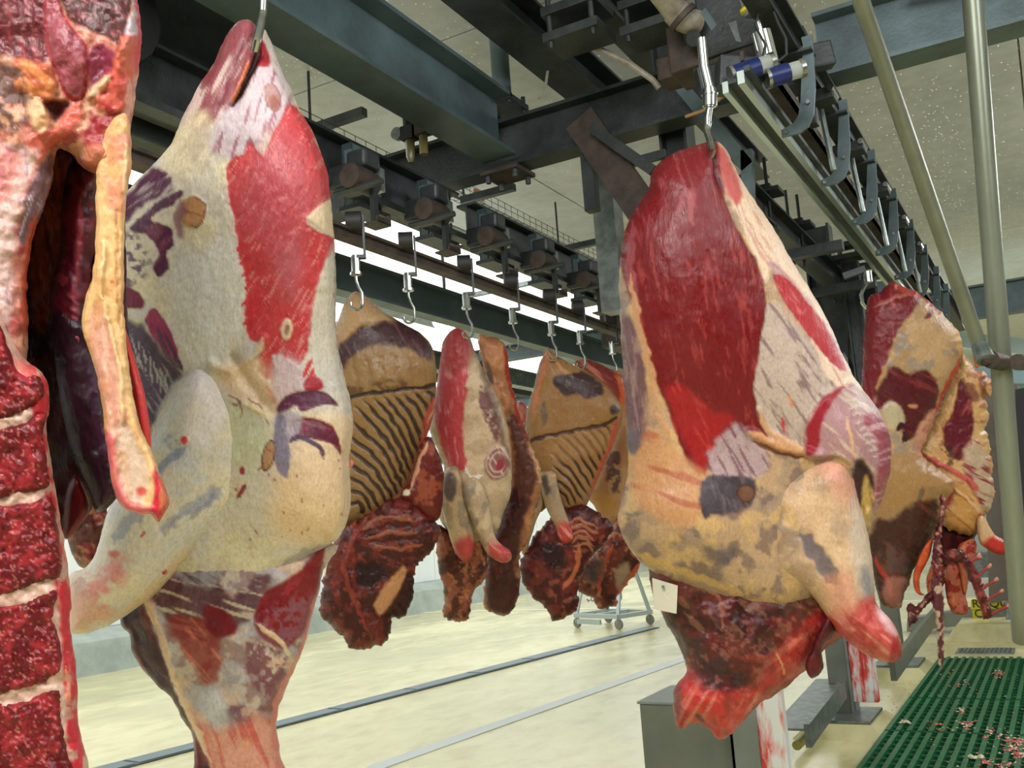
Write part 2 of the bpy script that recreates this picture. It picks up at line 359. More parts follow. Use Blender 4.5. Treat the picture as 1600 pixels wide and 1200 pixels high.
# hooks -------------------------------------------------------------
def hook_pts(s=1.0):
    pts = [(0, 0, 0), (0, 0, -.05), (.012, 0, -.09), (.03, 0, -.13), (.03, 0, -.17)]
    for a in np.linspace(0, math.pi * 1.05, 9): pts.append((.03 - .035 + .035 * math.cos(a), 0, -.19 - .04 * math.sin(a)))
    return [tuple(np.array(p) * s) for p in pts]
def roller_hook(p, label, group, src=[None], rz=0.6):
    """roller on the track, strap, shackle and hook; p = roller centre"""
    if src[0] is None:
        t = thing('roller_hook', 'x', 'hook', (0, 0, 0))
        MB().tube([(-.028, 0, 0), (.028, 0, 0)], .038, 14).build('roller', S_BLACK, t, smooth=True)
        MB().mm((.03, -.014, -.13), (.038, .014, .02)).mm((-.012, -.014, -.14), (.038, .014, -.128)).build('strap', S_DARK, t)
        MB().tube([(0, 0, -.13), (0, 0, -.19)], .016, 8).tube([(0, 0, -.19), (0, 0, -.2)], .022, 8).build('swivel', S_INOX, t, smooth=True)
        MB().tube([tuple(np.array(q) + (0, 0, -.19)) for q in hook_pts(.6)], .005, 8).build('hook', S_INOX, t, smooth=True)
        src[0] = t; c = t
    else: c = copy_tree(src[0])
    c.location = tuple(p); c.rotation_euler = (0, 0, rz); c['label'] = label; c['group'] = group; return c
labs = ['black roller with hook nearest the pale carcass, over the banded rib side', 'black roller and hook above the middle of the banded rib side', 'black roller and hook holding the small red-striped carcass',
        'black roller and hook holding the thin split carcass', 'black roller and hook holding the pointed rib side', 'black roller and hook right of the pointed rib side tip', 'farthest black roller and hook near the dark red carcass']
for (px, py, z), lb in zip([(540, 368, 0), (622, 400, 0), (714, 438, 0), (787, 464, 0), (848, 484, 0), (893, 500, 0), (944, 520, 0)], labs):
    p = onX(px, py, -2.14); roller_hook((-2.1, p[1], 2.65), lb, 'roller hooks of the left conveyor')
# far background rails and hooks
for i, (x, z, lb) in enumerate([(-5.6, 2.75, 'far dark rail behind the beams, nearest of four'), (-6.6, 2.45, 'far dark rail, second of four behind the beams'), (-7.8, 2.6, 'far dark rail, third of four behind the beams'), (-8.8, 2.3, 'farthest dark rail before the white wall')]):
    single('conveyor_rail', MB().ibeam((x, 4, z), (x, 24, z), .12, .08), S_GALV, lb, 'rail')
for i, x in enumerate((7.5, 10.5, 13.5, 16.5)):
    single('cross_rail', MB().ibeam((-12, x, 3.1), (-2.9, x, 3.1), .14, .1), S_BLUE, ords[i].capitalize() + ' far cross rail above the small carcasses, nearest counted first', 'beam')
for i, (x, y) in enumerate([(-5.6, 9), (-5.6, 10.4), (-6.6, 10.2), (-6.6, 12), (-7.8, 11), (-7.8, 13.6)]):
    roller_hook((x, y, 2.55 if x < -6 else 2.66), 'empty black roller hook on a far rail, %s from the left' % ords[i], 'empty hooks on the far rails')
for i, (x, y) in enumerate([(-6.6, 7.5), (-6.6, 10.5), (-8.8, 13.5), (-7.8, 16.5)]):
    single('support_post', MB().mm((x - .05, y - .05, 2.3), (x + .05, y + .05, 4.3)), S_BLUE, 'grey ceiling hanger post among the far rails, %s from the left' % ords[i], 'post')
# lamp with glare
lp = P(697, 497, 9.0)
t = thing('flood_lamp', 'bright round lamp shining above the small red-striped carcass', 'lamp', lp)
fwd = _n(np.array([0, 0, H]) - lp)
MB().tube([lp, lp + fwd * .03], .12, 20).build('lens', mat('lamp_glow', (255, 255, 255), .5, emit=(245, 250, 255), es=30), t, smooth=True)
MB().tube([lp - fwd * .1, lp - fwd * .001], [.08, .14], 20).build('housing', S_GALV, t, smooth=True)
MB().tube([lp - fwd * .05, lp - fwd * .05 + (0, 0, .9)], .015, 6).build('stem', S_DARK, t)
# ---------------------------------------------- columns of the right frame
single('steel_column', MB().ibeam((-1.42, 4.4, 2.2), (-1.42, 4.4, 4.3), .14, .14, .014, .01, (1, 0, 0)), S_DARK, 'dark steel post rising to the ceiling left of the silver hook', 'post')
for i, (px, lb) in enumerate([((1287, 300), 'dark steel post behind the shoulder of the dark red carcass'), ((1310, 430), 'shorter dark steel post just right of the taller one')]):
    p = onY([1287, 1312][i], 450, 7.1 if i == 0 else 7.5); z1 = [3.55, 3.05][i]
    single('steel_column', MB().ibeam((p[0], p[1], 1.5), (p[0], p[1], z1), .19, .15, .016, .012, (1, 0, 0)), S_DARK, lb, 'post')
pa = onY(945, 290, 4.6); 
single('steel_column', MB().mm((pa[0] - .06, 4.55, 2.6), (pa[0] + .06, 4.67, 3.4)), S_GALV, 'bright grey hanger post under the cross beam left of the dark red carcass', 'post')
single('steel_column', MB().ibeam((-1.9, 4.1, 2.9), (-1.9, 4.1, 4.3), .1, .1, .01, .008), S_DARK, 'dark ceiling hanger post left of the slanted brace', 'post')
# braces
single('brace_plate', MB().bar(onY(905, 185, 4.1), onY(1020, 350, 4.1), .16, .02, (0, 1, 0)), S_RUST, 'wide dark slanted brace dropping behind the dark red carcass', 'brace')
single('brace_bar', MB().bar(onY(925, 200, 4.05), onY(1022, 268, 4.05), .05, .05, (0, 1, 0)), S_DARK, 'thin slanted bar right of the wide brace', 'brace')
single('brace_bar', MB().bar(onY(1062, 132, 4.1), onY(1170, 262, 4.1), .06, .05, (0, 1, 0)), S_BLUE, 'slanted grey bar crossing behind the silver hook', 'brace')
single('brace_bar', MB().bar(onY(1168, 236, 4.1), onY(1170, 345, 4.1), .05, .05, (0, 1, 0)), S_BLUE, 'short upright grey bar right of the silver hook', 'brace')
single('brace_bar', MB().bar(onY(960, 262, 4.15), onY(1040, 240, 4.15), .04, .03, (0, 1, 0)), S_DARK, 'short level bar left of the dark post', 'brace')
single('brace_bar', MB().mm((-1.84, 4.15, 3.02), (-1.78, 4.21, 3.4)), S_DARK, 'short dark drop bar under the cross beam by the wide brace', 'brace')
single('brace_bar', MB().bar(onY(1318, 520, 7.0), onY(1352, 585, 7.0), .08, .05, (0, 1, 0)), S_DARK, 'short slanted brace low behind the dark red carcass shoulder', 'brace')
single('guard_plate', MB().plate([onY(1252, 372, 6.9), onY(1325, 420, 6.9), onY(1325, 560, 6.9), onY(1300, 520, 6.9)], (0, 1, 0), .02), S_DARK, 'dark gusset plate between the two steel posts', 'plate')
# ---------------------------------------------- right conveyor
t = thing('conveyor_rail', 'long bright aluminium conveyor track on the right', 'rail', (-.75, 3.0, 2.9))
for (x0, z0, wv, hv, nm) in ((-.80, 2.925, .02, .04, 'lower_lip'), (-.775, 2.94, .03, .015, 'groove'), (-.745, 2.945, .024, .045, 'upper_lip'), (-.722, 2.97, .02, .02, 'back_lip')):
    MB().mm((x0 - wv / 2, 3.05, z0 - hv / 2), (x0 + wv / 2, 9.2, z0 + hv / 2)).build(nm, S_ALU if 'lip' in nm and nm != 'back_lip' else S_DARK, t)
single('conveyor_beam', MB().mm((-.775, 3.2, 3.06), (-.70, 9.4, 3.075)).mm((-.712, 3.2, 3.06), (-.70, 9.4, 3.11)).mm((-.775, 3.2, 3.06), (-.763, 9.4, 3.11)), S_RUST, 'flat brown channel running right beside the bright track', 'beam')
single('conveyor_beam', MB().ibeam((-.67, 3.0, 3.275), (-.67, 10.7, 3.275), .15, .08, .014, .01), S_DARK, 'dark carrying beam above the row of curved hangers', 'beam')
def j_hanger(y, src=[None]):
    if src[0] is None:
        t = thing('curved_hanger', 'x', 'hanger', (-.74, 0, 2.96))
        outer = [(-.735, 2.893), (-.666, 2.893), (-.636, 2.909), (-.612, 2.95), (-.594, 3.047), (-.59, 3.114), (-.583, 3.217), (-.583, 3.26)]
        inner = [(-.622, 3.26), (-.619, 3.228), (-.635, 3.127), (-.653, 3.008), (-.668, 2.958), (-.688, 2.936), (-.735, 2.922)]
        MB().plate([(x, 0, z) for x, z in outer + inner], (0, 1, 0), .012).build('curved_plate', S_BLUE, t)
        MB().mm((-.70, -.04, 3.19), (-.585, .04, 3.2)).build('top_plate', S_DARK, t)
        for (x, z) in ((-.625, 3.0), (-.6, 3.2), (-.715, 2.908)): MB().tube([(x, -.018, z), (x, .018, z)], .009, 6).build('bolt', S_INOX, t)
        t.location = (-.74, y, 2.96); src[0] = t; return t
    c = copy_tree(src[0]); c.location = (-.74, y, 2.96); return c
for i, y in enumerate([3.54, 4.22, 4.93, 5.64, 6.35, 7.06, 7.8, 8.5]):
    t = j_hanger(y); t['label'] = ords[i].capitalize() + ' curved grey hanger plate of the right conveyor, from the near end'; t['group'] = 'curved hanger plates'
for i, y in enumerate([3.9, 4.58, 5.3, 6.0, 6.7]):
    t = thing('clamp_block', ords[i].capitalize() + ' dark clamp block between curved hangers, from the near end', 'clamp', (-.46, y, 3.2), 'clamp blocks between the curved hangers')
    MB().box((-.65, y, 3.16), (.14, .09, .05)).box((-.68, y, 3.1), (.04, .06, .1)).build('block', S_DARK, t, bevel=.006)
    MB().tube([(-.59, y - .06, 3.17), (-.59, y + .06, 3.17)], .014, 8).build('bolt', S_INOX, t, smooth=True)
    MB().tube([(-.64, y + .1, 2.88), (-.66, y + .1, 3.15)], .012, 8).build('rod', S_GALV, t)
# longitudinal frame with threaded rods
single('frame_beam', MB().ibeam((-1.12, 4.3, 3.0), (-1.12, 10.7, 3.0), .14, .1, .012, .01), S_DARK, 'dark frame beam left of the bright track carrying threaded rods', 'beam')
for i, y in enumerate([4.75, 5.45, 6.6, 7.9]):
    t = thing('threaded_hanger', ords[i].capitalize() + ' pair of threaded rods on the frame beam left of the bright track', 'bolts', (-1.12, y, 3.0), 'threaded rod pairs on the frame beam')
    MB().tube([(-1.15, y, 2.86), (-1.15, y, 3.33)], .009, 6).tube([(-1.09, y, 2.86), (-1.09, y, 3.29)], .009, 6).build('threaded_rod', S_DARK, t)
    MB().mm((-1.2, y - .07, 3.09), (-1.02, y + .07, 3.11)).box((-1.12, y, 3.13), (.1, .05, .03)).build('clamp_plate', S_DARK, t)
    MB().mm((-1.19, y - .05, 2.9), (-1.05, y + .05, 2.915)).build('lower_plate', S_DARK, t)
for i, y in enumerate([5.0, 6.0, 7.1, 8.0]):
    single('cross_rail', MB().mm((-1.45, y - .03, 2.8), (-.8, y + .03, 2.85)), S_DARK, ords[i].capitalize() + ' level cross arm under the bright track, from the near end', 'arm', 'cross arms under the bright track')
for i, (y, x) in enumerate([(6.3, -.98), (6.95, -.98)]):
    single('steel_column', MB().ibeam((x, y, 2.2), (x, y, 3.05), .1, .1, .01, .008, (1, 0, 0)), S_DARK, ['slim dark drop post between bright track and frame beam', 'second slim drop post farther along the bright track'][i], 'post')
    single('post_cap', MB().box((x, y, 3.08), (.24, .14, .03)).box((x, y, 3.16), (.2, .12, .03)).tube([(x - .05, y, 3.08), (x - .05, y, 3.16)], .012, 6).tube([(x + .05, y, 3.08), (x + .05, y, 3.16)], .012, 6), S_DARK, ['bolted cap on the nearer slim drop post', 'bolted cap on the farther slim drop post'][i], 'cap')
# second hook rod of the right row, empty swing arm
p = P(1355, 425, 4.6)
t = thing('jointed_hook', 'silver jointed hook beside the top of the far right carcass', 'hook', p)
MB().tube([p, p + (0, 0, -.05)], .02, 10).build('sleeve', S_INOX, t, smooth=True)
MB().tube([P(1356, 428, 4.6), P(1356, 440, 4.6), P(1350, 450, 4.6), P(1345, 462, 4.6), P(1347, 474, 4.6), P(1354, 482, 4.6)], .008, 8).build('hook', S_INOX, t, smooth=True)
MB().bar(P(1318, 432, 4.65), P(1352, 420, 4.62), .03, .03).build('arm', S_DARK, t)
# ---------------------------------------------- machinery top middle
def rod(name, a, b, r, m_, lb, cat, extra=None, n=14):
    return single(name, MB().tube([a, b] if extra is None else [a] + extra + [b], r, n), m_, lb, cat, smooth=True)
t = thing('waste_pipe', 'aged white pipe with an elbow slanting into the top machinery', 'pipe', P(1075, 50, 3.7))
MB().tube([P(1020, -30, 3.6), P(1058, 20, 3.7)], .05, 16).build('tube', S_PVC, t, smooth=True)
MB().tube([P(1056, 17, 3.7), P(1062, 25, 3.7), P(1076, 33, 3.72), P(1088, 36, 3.74)], [.056, .054, .05, .048], 14).build('elbow', S_PVC, t, smooth=True)
MB().tube([P(1064, 24, 3.69), P(1070, 30, 3.69)], .062, 14).build('collar', S_RUST, t, smooth=True)
p = P(1100, 60, 3.9)
t = thing('drive_motor', 'dull brown gear motor under the cross beam beside the dark post', 'motor', p)
MB().tube([P(1065, 62, 3.9), P(1140, 58, 3.9)], .085, 18).build('housing', S_RUST, t, smooth=True)
MB().tube([P(1060, 63, 3.9), P(1072, 62, 3.9)], .1, 18).build('flange', S_DARK, t, smooth=True)
MB().box(P(1130, 75, 3.88), (.3, .12, .14)).build('gearbox', S_RUST, t, bevel=.02)
MB().tube([P(1083, 60, 3.74), P(1084, 60, 3.7)], .03, 14).build('shaft_end', S_DARK, t, smooth=True)
single('pipe_bundle', MB().box(P(1095, 100, 3.95), (.34, .14, .1)).box(P(1085, 85, 3.9), (.16, .2, .2)), S_RUST, 'rusty brown bracket block below the gear motor', 'bracket', bevel=.01)
t = thing('roller_cylinder', 'dark sloping roller drum between the motor and the blue valves', 'roller', P(1150, 85, 3.8))
MB().tube([P(1090, 105, 3.85), P(1188, 82, 3.7)], .055, 16).build('drum', S_RUST, t, smooth=True)
MB().tube([P(1186, 83, 3.7), P(1194, 81, 3.69)], .065, 16).build('end_cap', S_DARK, t, smooth=True)
# pneumatic cylinder (bright)
a = P(1178, 10, 3.35); bb = P(1204, 106, 3.35)
t = thing('air_cylinder', 'bright silver air cylinder hanging at the top above the blue valves', 'cylinder', a)
d = bb - a
MB().tube([a + d * .42, bb], .034, 18).build('barrel', mat('polished_barrel', (238, 240, 235), .12, .9), t, smooth=True)
MB().tube([a - d * .1, a + d * .42], .012, 10).build('piston_rod', S_INOX, t, smooth=True)
MB().tube([a - d * .2, a + d * .12], .04, 16).build('upper_head', MATS['polished_barrel'], t, smooth=True)
MB().tube([a + d * .0, a + d * .05], .05, 16).build('ring', S_YEL, t, smooth=True)
for i, (p0, p1, lb) in enumerate([((1146, 118), (1186, 104), 'left dark blue valve body with clear end, under the silver cylinder'), ((1202, 122), (1232, 113), 'right dark blue valve body with clear end, beside the first curved hanger')]):
    a = P(*p0, 3.3); bb = P(*p1, 3.3); d = _n(bb - a)
    t = thing('blue_valve', lb, 'valve', a)
    MB().tube([a, bb], .034, 16).build('body', S_BLUEP, t, smooth=True)
    MB().tube([bb, bb + d * .04], .03, 16).build('clear_end', S_CLEAR, t, smooth=True)
    MB().tube([bb + d * .04, bb + d * .055], .034, 16).build('flange', S_INOX, t, smooth=True); MB().tube([a - d * .012, a], .037, 16).build('flange', S_INOX, t, smooth=True)
single('valve_block', MB().bar(P(1120, 118, 3.42), P(1190, 122, 3.42), .1, .12), S_DARK, 'dark block the left blue valve sits on', 'block', bevel=.008)
single('valve_block', MB().bar(P(1090, 128, 3.7), P(1300, 85, 3.7), .06, .1), S_DARK, 'long dark bar behind both blue valves', 'block', bevel=.008)
cc = thing('air_lines', 'thin black air hoses looping around the silver cylinder', 'hoses', P(1200, 60, 3.3))
MB().tube([P(1205, 10, 3.3), P(1215, 35, 3.3), P(1228, 60, 3.3), P(1229, 85, 3.3), P(1212, 100, 3.3), P(1196, 112, 3.3)], .005, 6).build('hose', S_BLACK, cc, smooth=True)
MB().tube([P(1186, 12, 3.3), P(1180, 40, 3.3), P(1196, 70, 3.3), P(1190, 100, 3.3)], .005, 6).build('hose', S_BLACK, cc, smooth=True)
single('angled_plate', MB().plate([P(1094, 20, 3.5), P(1102, 12, 3.5), P(1120, 38, 3.5), P(1112, 48, 3.5)], ray(1100, 30), .01), S_BLUE, 'small shiny angled plate beside the white pipe elbow', 'plate')
single('angled_plate', MB().plate([P(1138, 36, 3.5), P(1150, 32, 3.5), P(1158, 66, 3.5), P(1150, 64, 3.5)], ray(1100, 30), .01), S_GALV, 'small grey plate left of the silver cylinder', 'plate')
single('control_box', MB().box(P(1142, 14, 3.8), (.24, .16, .42)), S_DARK, 'upright dark box behind the silver cylinder', 'box', bevel=.008)
# clamps left part
for i, (px, py, lb) in enumerate([(905, 60, 'bolted dark clamp on the ceiling beam left of the white pipe'), (1025, 50, 'bolted dark clamp beside the white pipe')]):
    c = P(px, py, 4.2); t = thing('beam_clamp', lb, 'clamp', c)
    MB().box(c, (.26, .2, .04)).box(c + (0, 0, .12), (.26, .2, .04)).build('plate', S_DARK, t)
    for q_ in (-.1, .1): MB().tube([c + (q_, -.08, -.05), c + (q_, -.08, .18)], .012, 6).build('bolt', S_DARK, t)
single('steel_beam', MB().ibeam((-2.0, 1.4, 3.95), (-2.0, 5.4, 3.95), .2, .2, .016, .012), S_DARK, 'dark upper beam running under the ceiling left of the white pipe', 'beam')
single('steel_beam', MB().ibeam((-1.55, 1.9, 3.9), (-1.55, 6.6, 3.9), .14, .12, .014, .01), S_DARK, 'slim dark upper beam just left of the tall dark post', 'beam')
single('air_hose', MB().tube([P(880, 66, 4.3), P(930, 74, 4.3), P(985, 100, 4.25), P(1020, 125, 4.2), P(1030, 138, 4.2)], .014, 8), S_PVC, 'grey hose sagging across the dark beams left of the post', 'hose', smooth=True)
single('air_hose', MB().tube([P(1072, 182, 3.9), P(1100, 172, 3.8), P(1130, 150, 3.6), P(1160, 142, 3.5), P(1190, 136, 3.4)], .007, 8), mat('amber_hose', (165, 130, 80), .5), 'thin amber hose running behind the silver hook', 'hose', smooth=True)
# extra dark housing upper left
single('conveyor_housing', MB().mm((-3.0, .5, 3.0), (-2.72, 2.75, 3.75)), S_DARK, 'dark conveyor housing behind the top of the pale carcass', 'housing', bevel=.01)
single('conveyor_housing', MB().tube([(-2.75, 2.0, 3.35), (-2.55, 2.0, 3.35)], .2, 20), S_BLACK, 'round black drive wheel on the housing behind the pale carcass', 'wheel', smooth=True)
# cable tray on top right beam and pipe
pts = [(-.3, 4.1, 3.62), (.2, 4.1, 3.56), (.45, 4.1, 3.58), (.55, 4.1, 3.7), (.58, 4.1, 4.25)]
single('conduit', MB().tube(pts, .018, 8), S_DARK, 'dark conduit bending up along the top right beam', 'conduit', smooth=True)
single('conduit', MB().tube([(-.9, 3.9, 3.9), (.7, 3.9, 3.78)], .012, 8).tube([(-.9, 3.9, 3.93), (.7, 3.9, 3.81)], .008, 6), S_DARK, 'pair of dark conduits under the ceiling at the top right', 'conduit', smooth=True)
single('conveyor_beam', MB().bar((-.67, 3.1, 3.34), (-.67, 3.3, 4.3), .1, .03, (0, 1, 0)), S_DARK, 'dark bracket rising to the ceiling above the first curved hanger', 'bracket')
# ---------------------------------------------- pipes at right
t = thing('leaning_pipe', 'slanting grey pipe brace on the right, thinner of the two pipes', 'pipe', P(1345, 0, 2.8))
MB().tube([P(1338, -25, 2.75), P(1345, 0, 2.8), P(1530, 540, 3.25)], .0245, 18).build('tube', S_POLE, t, smooth=True)
t = thing('upright_pipe', 'thick upright grey pipe at the right edge', 'pipe', P(1590, 900, 3.3))
MB().tube([P(1517, -40, 3.25), P(1592, 930, 3.3), P(1598, 1000, 3.35)], .034, 20).build('tube', S_POLE, t, smooth=True)
MB().tube([P(1535, 566, 3.2), P(1610, 566, 3.25)], .012, 8).tube([P(1548, 562, 3.2), P(1566, 566, 3.24)], .03, 12).tube([P(1590, 566, 3.2), P(1600, 566, 3.24)], .028, 12).build('clamp', S_RUST, t, smooth=True)
MB().tube([P(1530, 540, 3.24), P(1541, 563, 3.2)], [.026, .032], 12).build('end_fitting', S_GALV, t, smooth=True)

single('conveyor_gearbox', MB().mm((-2.45, 5.6, 2.62), (-2.2, 6.6, 2.86)), S_RUST, 'dark brown gear housing at the far end of the left conveyor', 'housing', bevel=.02)

for (x, z, hh, lb) in [(-3.9, 2.78, .14, 'slim grey track beam close behind the small carcass hooks'), (-5.1, 2.62, .16, 'grey beam low behind the tops of the small carcasses')]:
    single('conveyor_rail', MB().ibeam((x, 1.5, z), (x, 20, z), hh, .1, .012, .01), S_GALV, lb, 'rail')
for i, y in enumerate((6.2, 8.0, 9.6, 11.4)):
    roller_hook((-3.9, y, 2.66), 'empty roller hook hanging on the slim grey track beam, %s from the left' % ords[i], 'empty hooks on the slim track beam')
# ============================================================ FLOOR LEVEL
GM = mat('green_plastic_grating', (18, 112, 62), .4, 0, var=(10, 84, 48), scale=12)
GM2 = mat('green_plastic_underlay', (8, 62, 36), .6)
rg = np.random.RandomState(11)
mnames = ['farthest green ribbed floor mat, by the small floor drain', 'second green ribbed floor mat from the far end', 'third green ribbed floor mat from the far end', 'nearest green ribbed floor mat at the bottom right corner']
bounds = [10.15, 8.02, 6.86, 5.75, 4.6]
for i in range(4):
    y1, y0 = bounds[i] - .015, bounds[i + 1] + .015
    t = thing('floor_mat', mnames[i], 'mat', (-1.23, y0, 0), 'green ribbed floor mats')
    MB().mm((-1.22, y0, .0), (1.6, y1, .022)).build('underlay', GM2, t)
    x = -1.22; proto_me = None
    k = 0
    while x < 1.58:
        if proto_me is None:
            mb = MB(); mb.mm((x, y0, .02), (x + .03, y1, .048)); o = mb.build('rib', GM, t); proto_me = o
        else:
            o = proto_me.copy(); COL.objects.link(o); o.parent = t; o.location = (k * .066, 0, 0)
        x += .066; k += 1
    mb = MB()
    yy = y0 + .02
    while yy < y1: mb.mm((-1.22, yy, .02), (1.6, yy + .012, .038)); yy += .12
    o = mb.build('cross_rib', GM, t); o['kind'] = 'stuff'
# meat scraps on mats and floor
SCR = mat('pink_meat_scrap', (205, 120, 105), .35, var=(190, 70, 60), scale=40)
SCW = mat('pale_fat_scrap', (225, 205, 170), .4)
def blob(mb, c, s, rg):
    vs = [(0, 0, 1), (1, 0, 0), (0, 1, 0), (-1, 0, 0), (0, -1, 0), (0, 0, -.5)]
    vs = [np.array(c) + np.array(v) * s * rg.uniform(.6, 1.4, 3) * (1, 1, .6) for v in vs]
    mb.add(vs, [(0, 1, 2), (0, 2, 3), (0, 3, 4), (0, 4, 1), (5, 2, 1), (5, 3, 2), (5, 4, 3), (5, 1, 4)])
mbp = MB(); mbw = MB()
spots = [(1557, 1052, 9), (1500, 1068, 4), (1480, 1050, 4), (1512, 1132, 10), (1545, 1145, 6), (1462, 1135, 5), (1500, 1112, 5), (1590, 1160, 16), (1595, 1180, 14), (1580, 1172, 10), (1575, 1155, 8), (1540, 1190, 6), (1570, 1196, 8)]
for (px, py, n) in spots:
    for k in range(n * 3):
        p = onZ(px + rg.normal(0, 7), py + rg.normal(0, 4), .05); blob(mbp if rg.rand() < .7 else mbw, p, rg.uniform(.004, .014), rg)
for k in range(160):
    p = onZ(rg.uniform(1380, 1470), rg.uniform(1040, 1190), .0)
    if p[0] < -1.26: blob(mbp, p + (0, 0, .003), rg.uniform(.003, .008), rg)
for k in range(140):
    p = onZ(rg.uniform(1450, 1600), rg.uniform(1040, 1198), .05)
    if p[0] > -1.2: blob(mbp if rg.rand() < .6 else mbw, p, rg.uniform(.003, .008), rg)
tag(mbp.build('meat_scraps', SCR), 'small pink meat scraps scattered over the green mats', 'scraps', kind='stuff')
tag(mbw.build('fat_scraps', SCW), 'tiny pale fat crumbs scattered over the green mats', 'scraps', kind='stuff')
for k, (px, py) in enumerate([(1415, 1128), (1525, 1183)]):
    p = onZ(px, py, .06); mb = MB()
    for q in range(8): blob(mb, p + rg.normal(0, .02, 3) * (1, 1, .2), .016, rg)
    single('fat_trimming', mb, SCW, ['pale yellow fat trimming at the left edge of the near mat', 'pale fat trimming lying in the middle of the near mat'][k], 'trimming')
# floor drain
p = onZ(1540, 1018, 0)
t = thing('floor_drain', 'small dark rectangular floor drain just beyond the green mats', 'drain', p)
MB().mm(p - (.26, .17, 0), p + (.26, .17, .012)).build('frame', S_GALV, t)
mb = MB()
for i in range(12): mb.mm(p + (-.23 + i * .04, -.14, .01), p + (-.21 + i * .04, .14, .018))
mb.build('grating', DG, t)
# white panels stained with blood
BM, nt, b = node_mat('white_panel_with_blood')
tc = nt.nodes.new('ShaderNodeTexCoord')
f1 = noise(nt, tc.outputs['Object'], 2.2, 6, (4, 4, .8)); f2 = noise(nt, tc.outputs['Object'], 9, 6, (2, 2, .6))
ad = nt.nodes.new('ShaderNodeMath'); ad.operation = 'ADD'; nt.links.new(f1, ad.inputs[0])
ml = nt.nodes.new('ShaderNodeMath'); ml.operation = 'MULTIPLY'; nt.links.new(f2, ml.inputs[0]); ml.inputs[1].default_value = .45; nt.links.new(ml.outputs[0], ad.inputs[1])
bc = ramp(nt, ad.outputs[0], [(.66, (236, 238, 238)), (.71, (236, 190, 186)), (.76, (222, 84, 78)), (.86, (196, 36, 38))])
nt.links.new(bc, b.inputs['Base Color']); b.inputs['Roughness'].default_value = .35
SBOX = mat('grey_box_steel', (122, 126, 116), .45, .2, var=(104, 108, 98), scale=3)
SBOX2 = mat('grey_box_steel_pale', (140, 148, 142), .42, .25, var=(122, 130, 124), scale=3)
# column base 1: wide hollow cover with white guard
def column_base(name, label, fx0, fy, wd, dp, ht, guard_w, gx):
    t = thing(name, label, 'column', (fx0, fy, 0))
    x0, x1, y0, y1 = fx0, fx0 + wd, fy, fy + dp
    mb = MB().mm((x0, y0, 0), (x1, y1, ht - .012)); mb.build('cover', SBOX, t, bevel=.008)
    MB().mm((x0 - .01, y0 - .01, ht - .012), (x1 + .01, y1 + .01, ht)).build('top_plate', SBOX2, t, bevel=.003)
    return t
A = P(998, 1098, 4.3); Bp = P(1098, 1160, 4.0)
# box 1 aligned with the rail direction: front face normal -Y
z1 = .70
a = onZ(998, 1096, z1)
t = thing('column_base', 'grey steel column cover with white blood-smeared guard below the dark red carcass', 'column', (a[0], a[1], 0))
MB().mm((a[0], a[1], 0), (a[0] + .42, a[1] + .42, z1 - .01)).build('cover', SBOX, t, bevel=.008)
MB().mm((a[0] - .006, a[1] - .006, z1 - .01), (a[0] + .426, a[1] + .43, z1)).build('top_plate', SBOX2, t)
g0 = a[0] + .42
MB().mm((g0, a[1] - .03, 0), (g0 + .012, a[1] + .02, z1 + .02)).mm((g0, a[1] - .03, 0), (g0 + .12, a[1] - .015, z1 + .02)).build('steel_edge', SBOX2, t)
MB().mm((g0 + .012, a[1] - .01, 0), (g0 + .23, a[1] + .05, z1 + .16)).build('white_guard', BM, t, bevel=.006)
# second column base
for i, (px, py, lb, gy) in enumerate([(1350, 1140, 'second column with white blood-smeared guard beside the shank of the dark red carcass', 1), (1425, 1052, 'third column base farther along by the mats', 0)]):
    f = onZ(px, py, 0)
    t = thing('column_base', lb, 'column', (f[0], f[1], 0))
    MB().mm((f[0] - .2, f[1], .1), (f[0] - .06, f[1] + .16, 1.05 if i == 0 else .9)).build('post', SBOX, t)
    if gy:
        MB().mm((f[0] - .06, f[1] - .02, .1), (f[0] - .045, f[1] + .18, 1.0)).build('steel_edge', SBOX2, t)
        MB().mm((f[0] - .045, f[1] + .0, .18), (f[0] + .12, f[1] + .06, 1.0)).build('white_guard', BM, t, bevel=.006)
    MB().mm((f[0] - .28, f[1] - .28, .09), (f[0] + .1, f[1] + .22, .11)).build('base_plate', S_GALV, t, bevel=.004)
    mb = MB().add([(f[0] - .4, f[1] - .36, 0), (f[0] + .2, f[1] - .36, 0), (f[0] + .2, f[1] + .34, 0), (f[0] - .4, f[1] + .34, 0), (f[0] - .3, f[1] - .29, .09), (f[0] + .11, f[1] - .29, .09), (f[0] + .11, f[1] + .24, .09), (f[0] - .3, f[1] + .24, .09)],
        [(0, 3, 2, 1), (4, 5, 6, 7), (0, 1, 5, 4), (1, 2, 6, 5), (2, 3, 7, 6), (3, 0, 4, 7)])
    mb.build('resin_plinth', FM, t)
# low channels joining the columns
single('low_channel', MB().bar(onZ(1262, 1150, .32), onZ(1318, 1076, .32), .03, .12).bar(onZ(1235, 1140, .3), onZ(1300, 1062, .3), .22, .012), S_GALV, 'low grey steel channel between the first two columns', 'rail')
single('low_channel', MB().bar(onZ(1395, 1048, .35), onZ(1462, 960, .35), .04, .14), SBOX, 'low grey channel beyond the second column', 'rail')
single('low_pipe', MB().tube([onZ(1245, 1165, .06), onZ(1330, 1078, .06)], .03, 10), mat('dull_yellow_pipe', (150, 142, 70), .5), 'low yellow green pipe on the floor behind the first column', 'pipe', smooth=True)
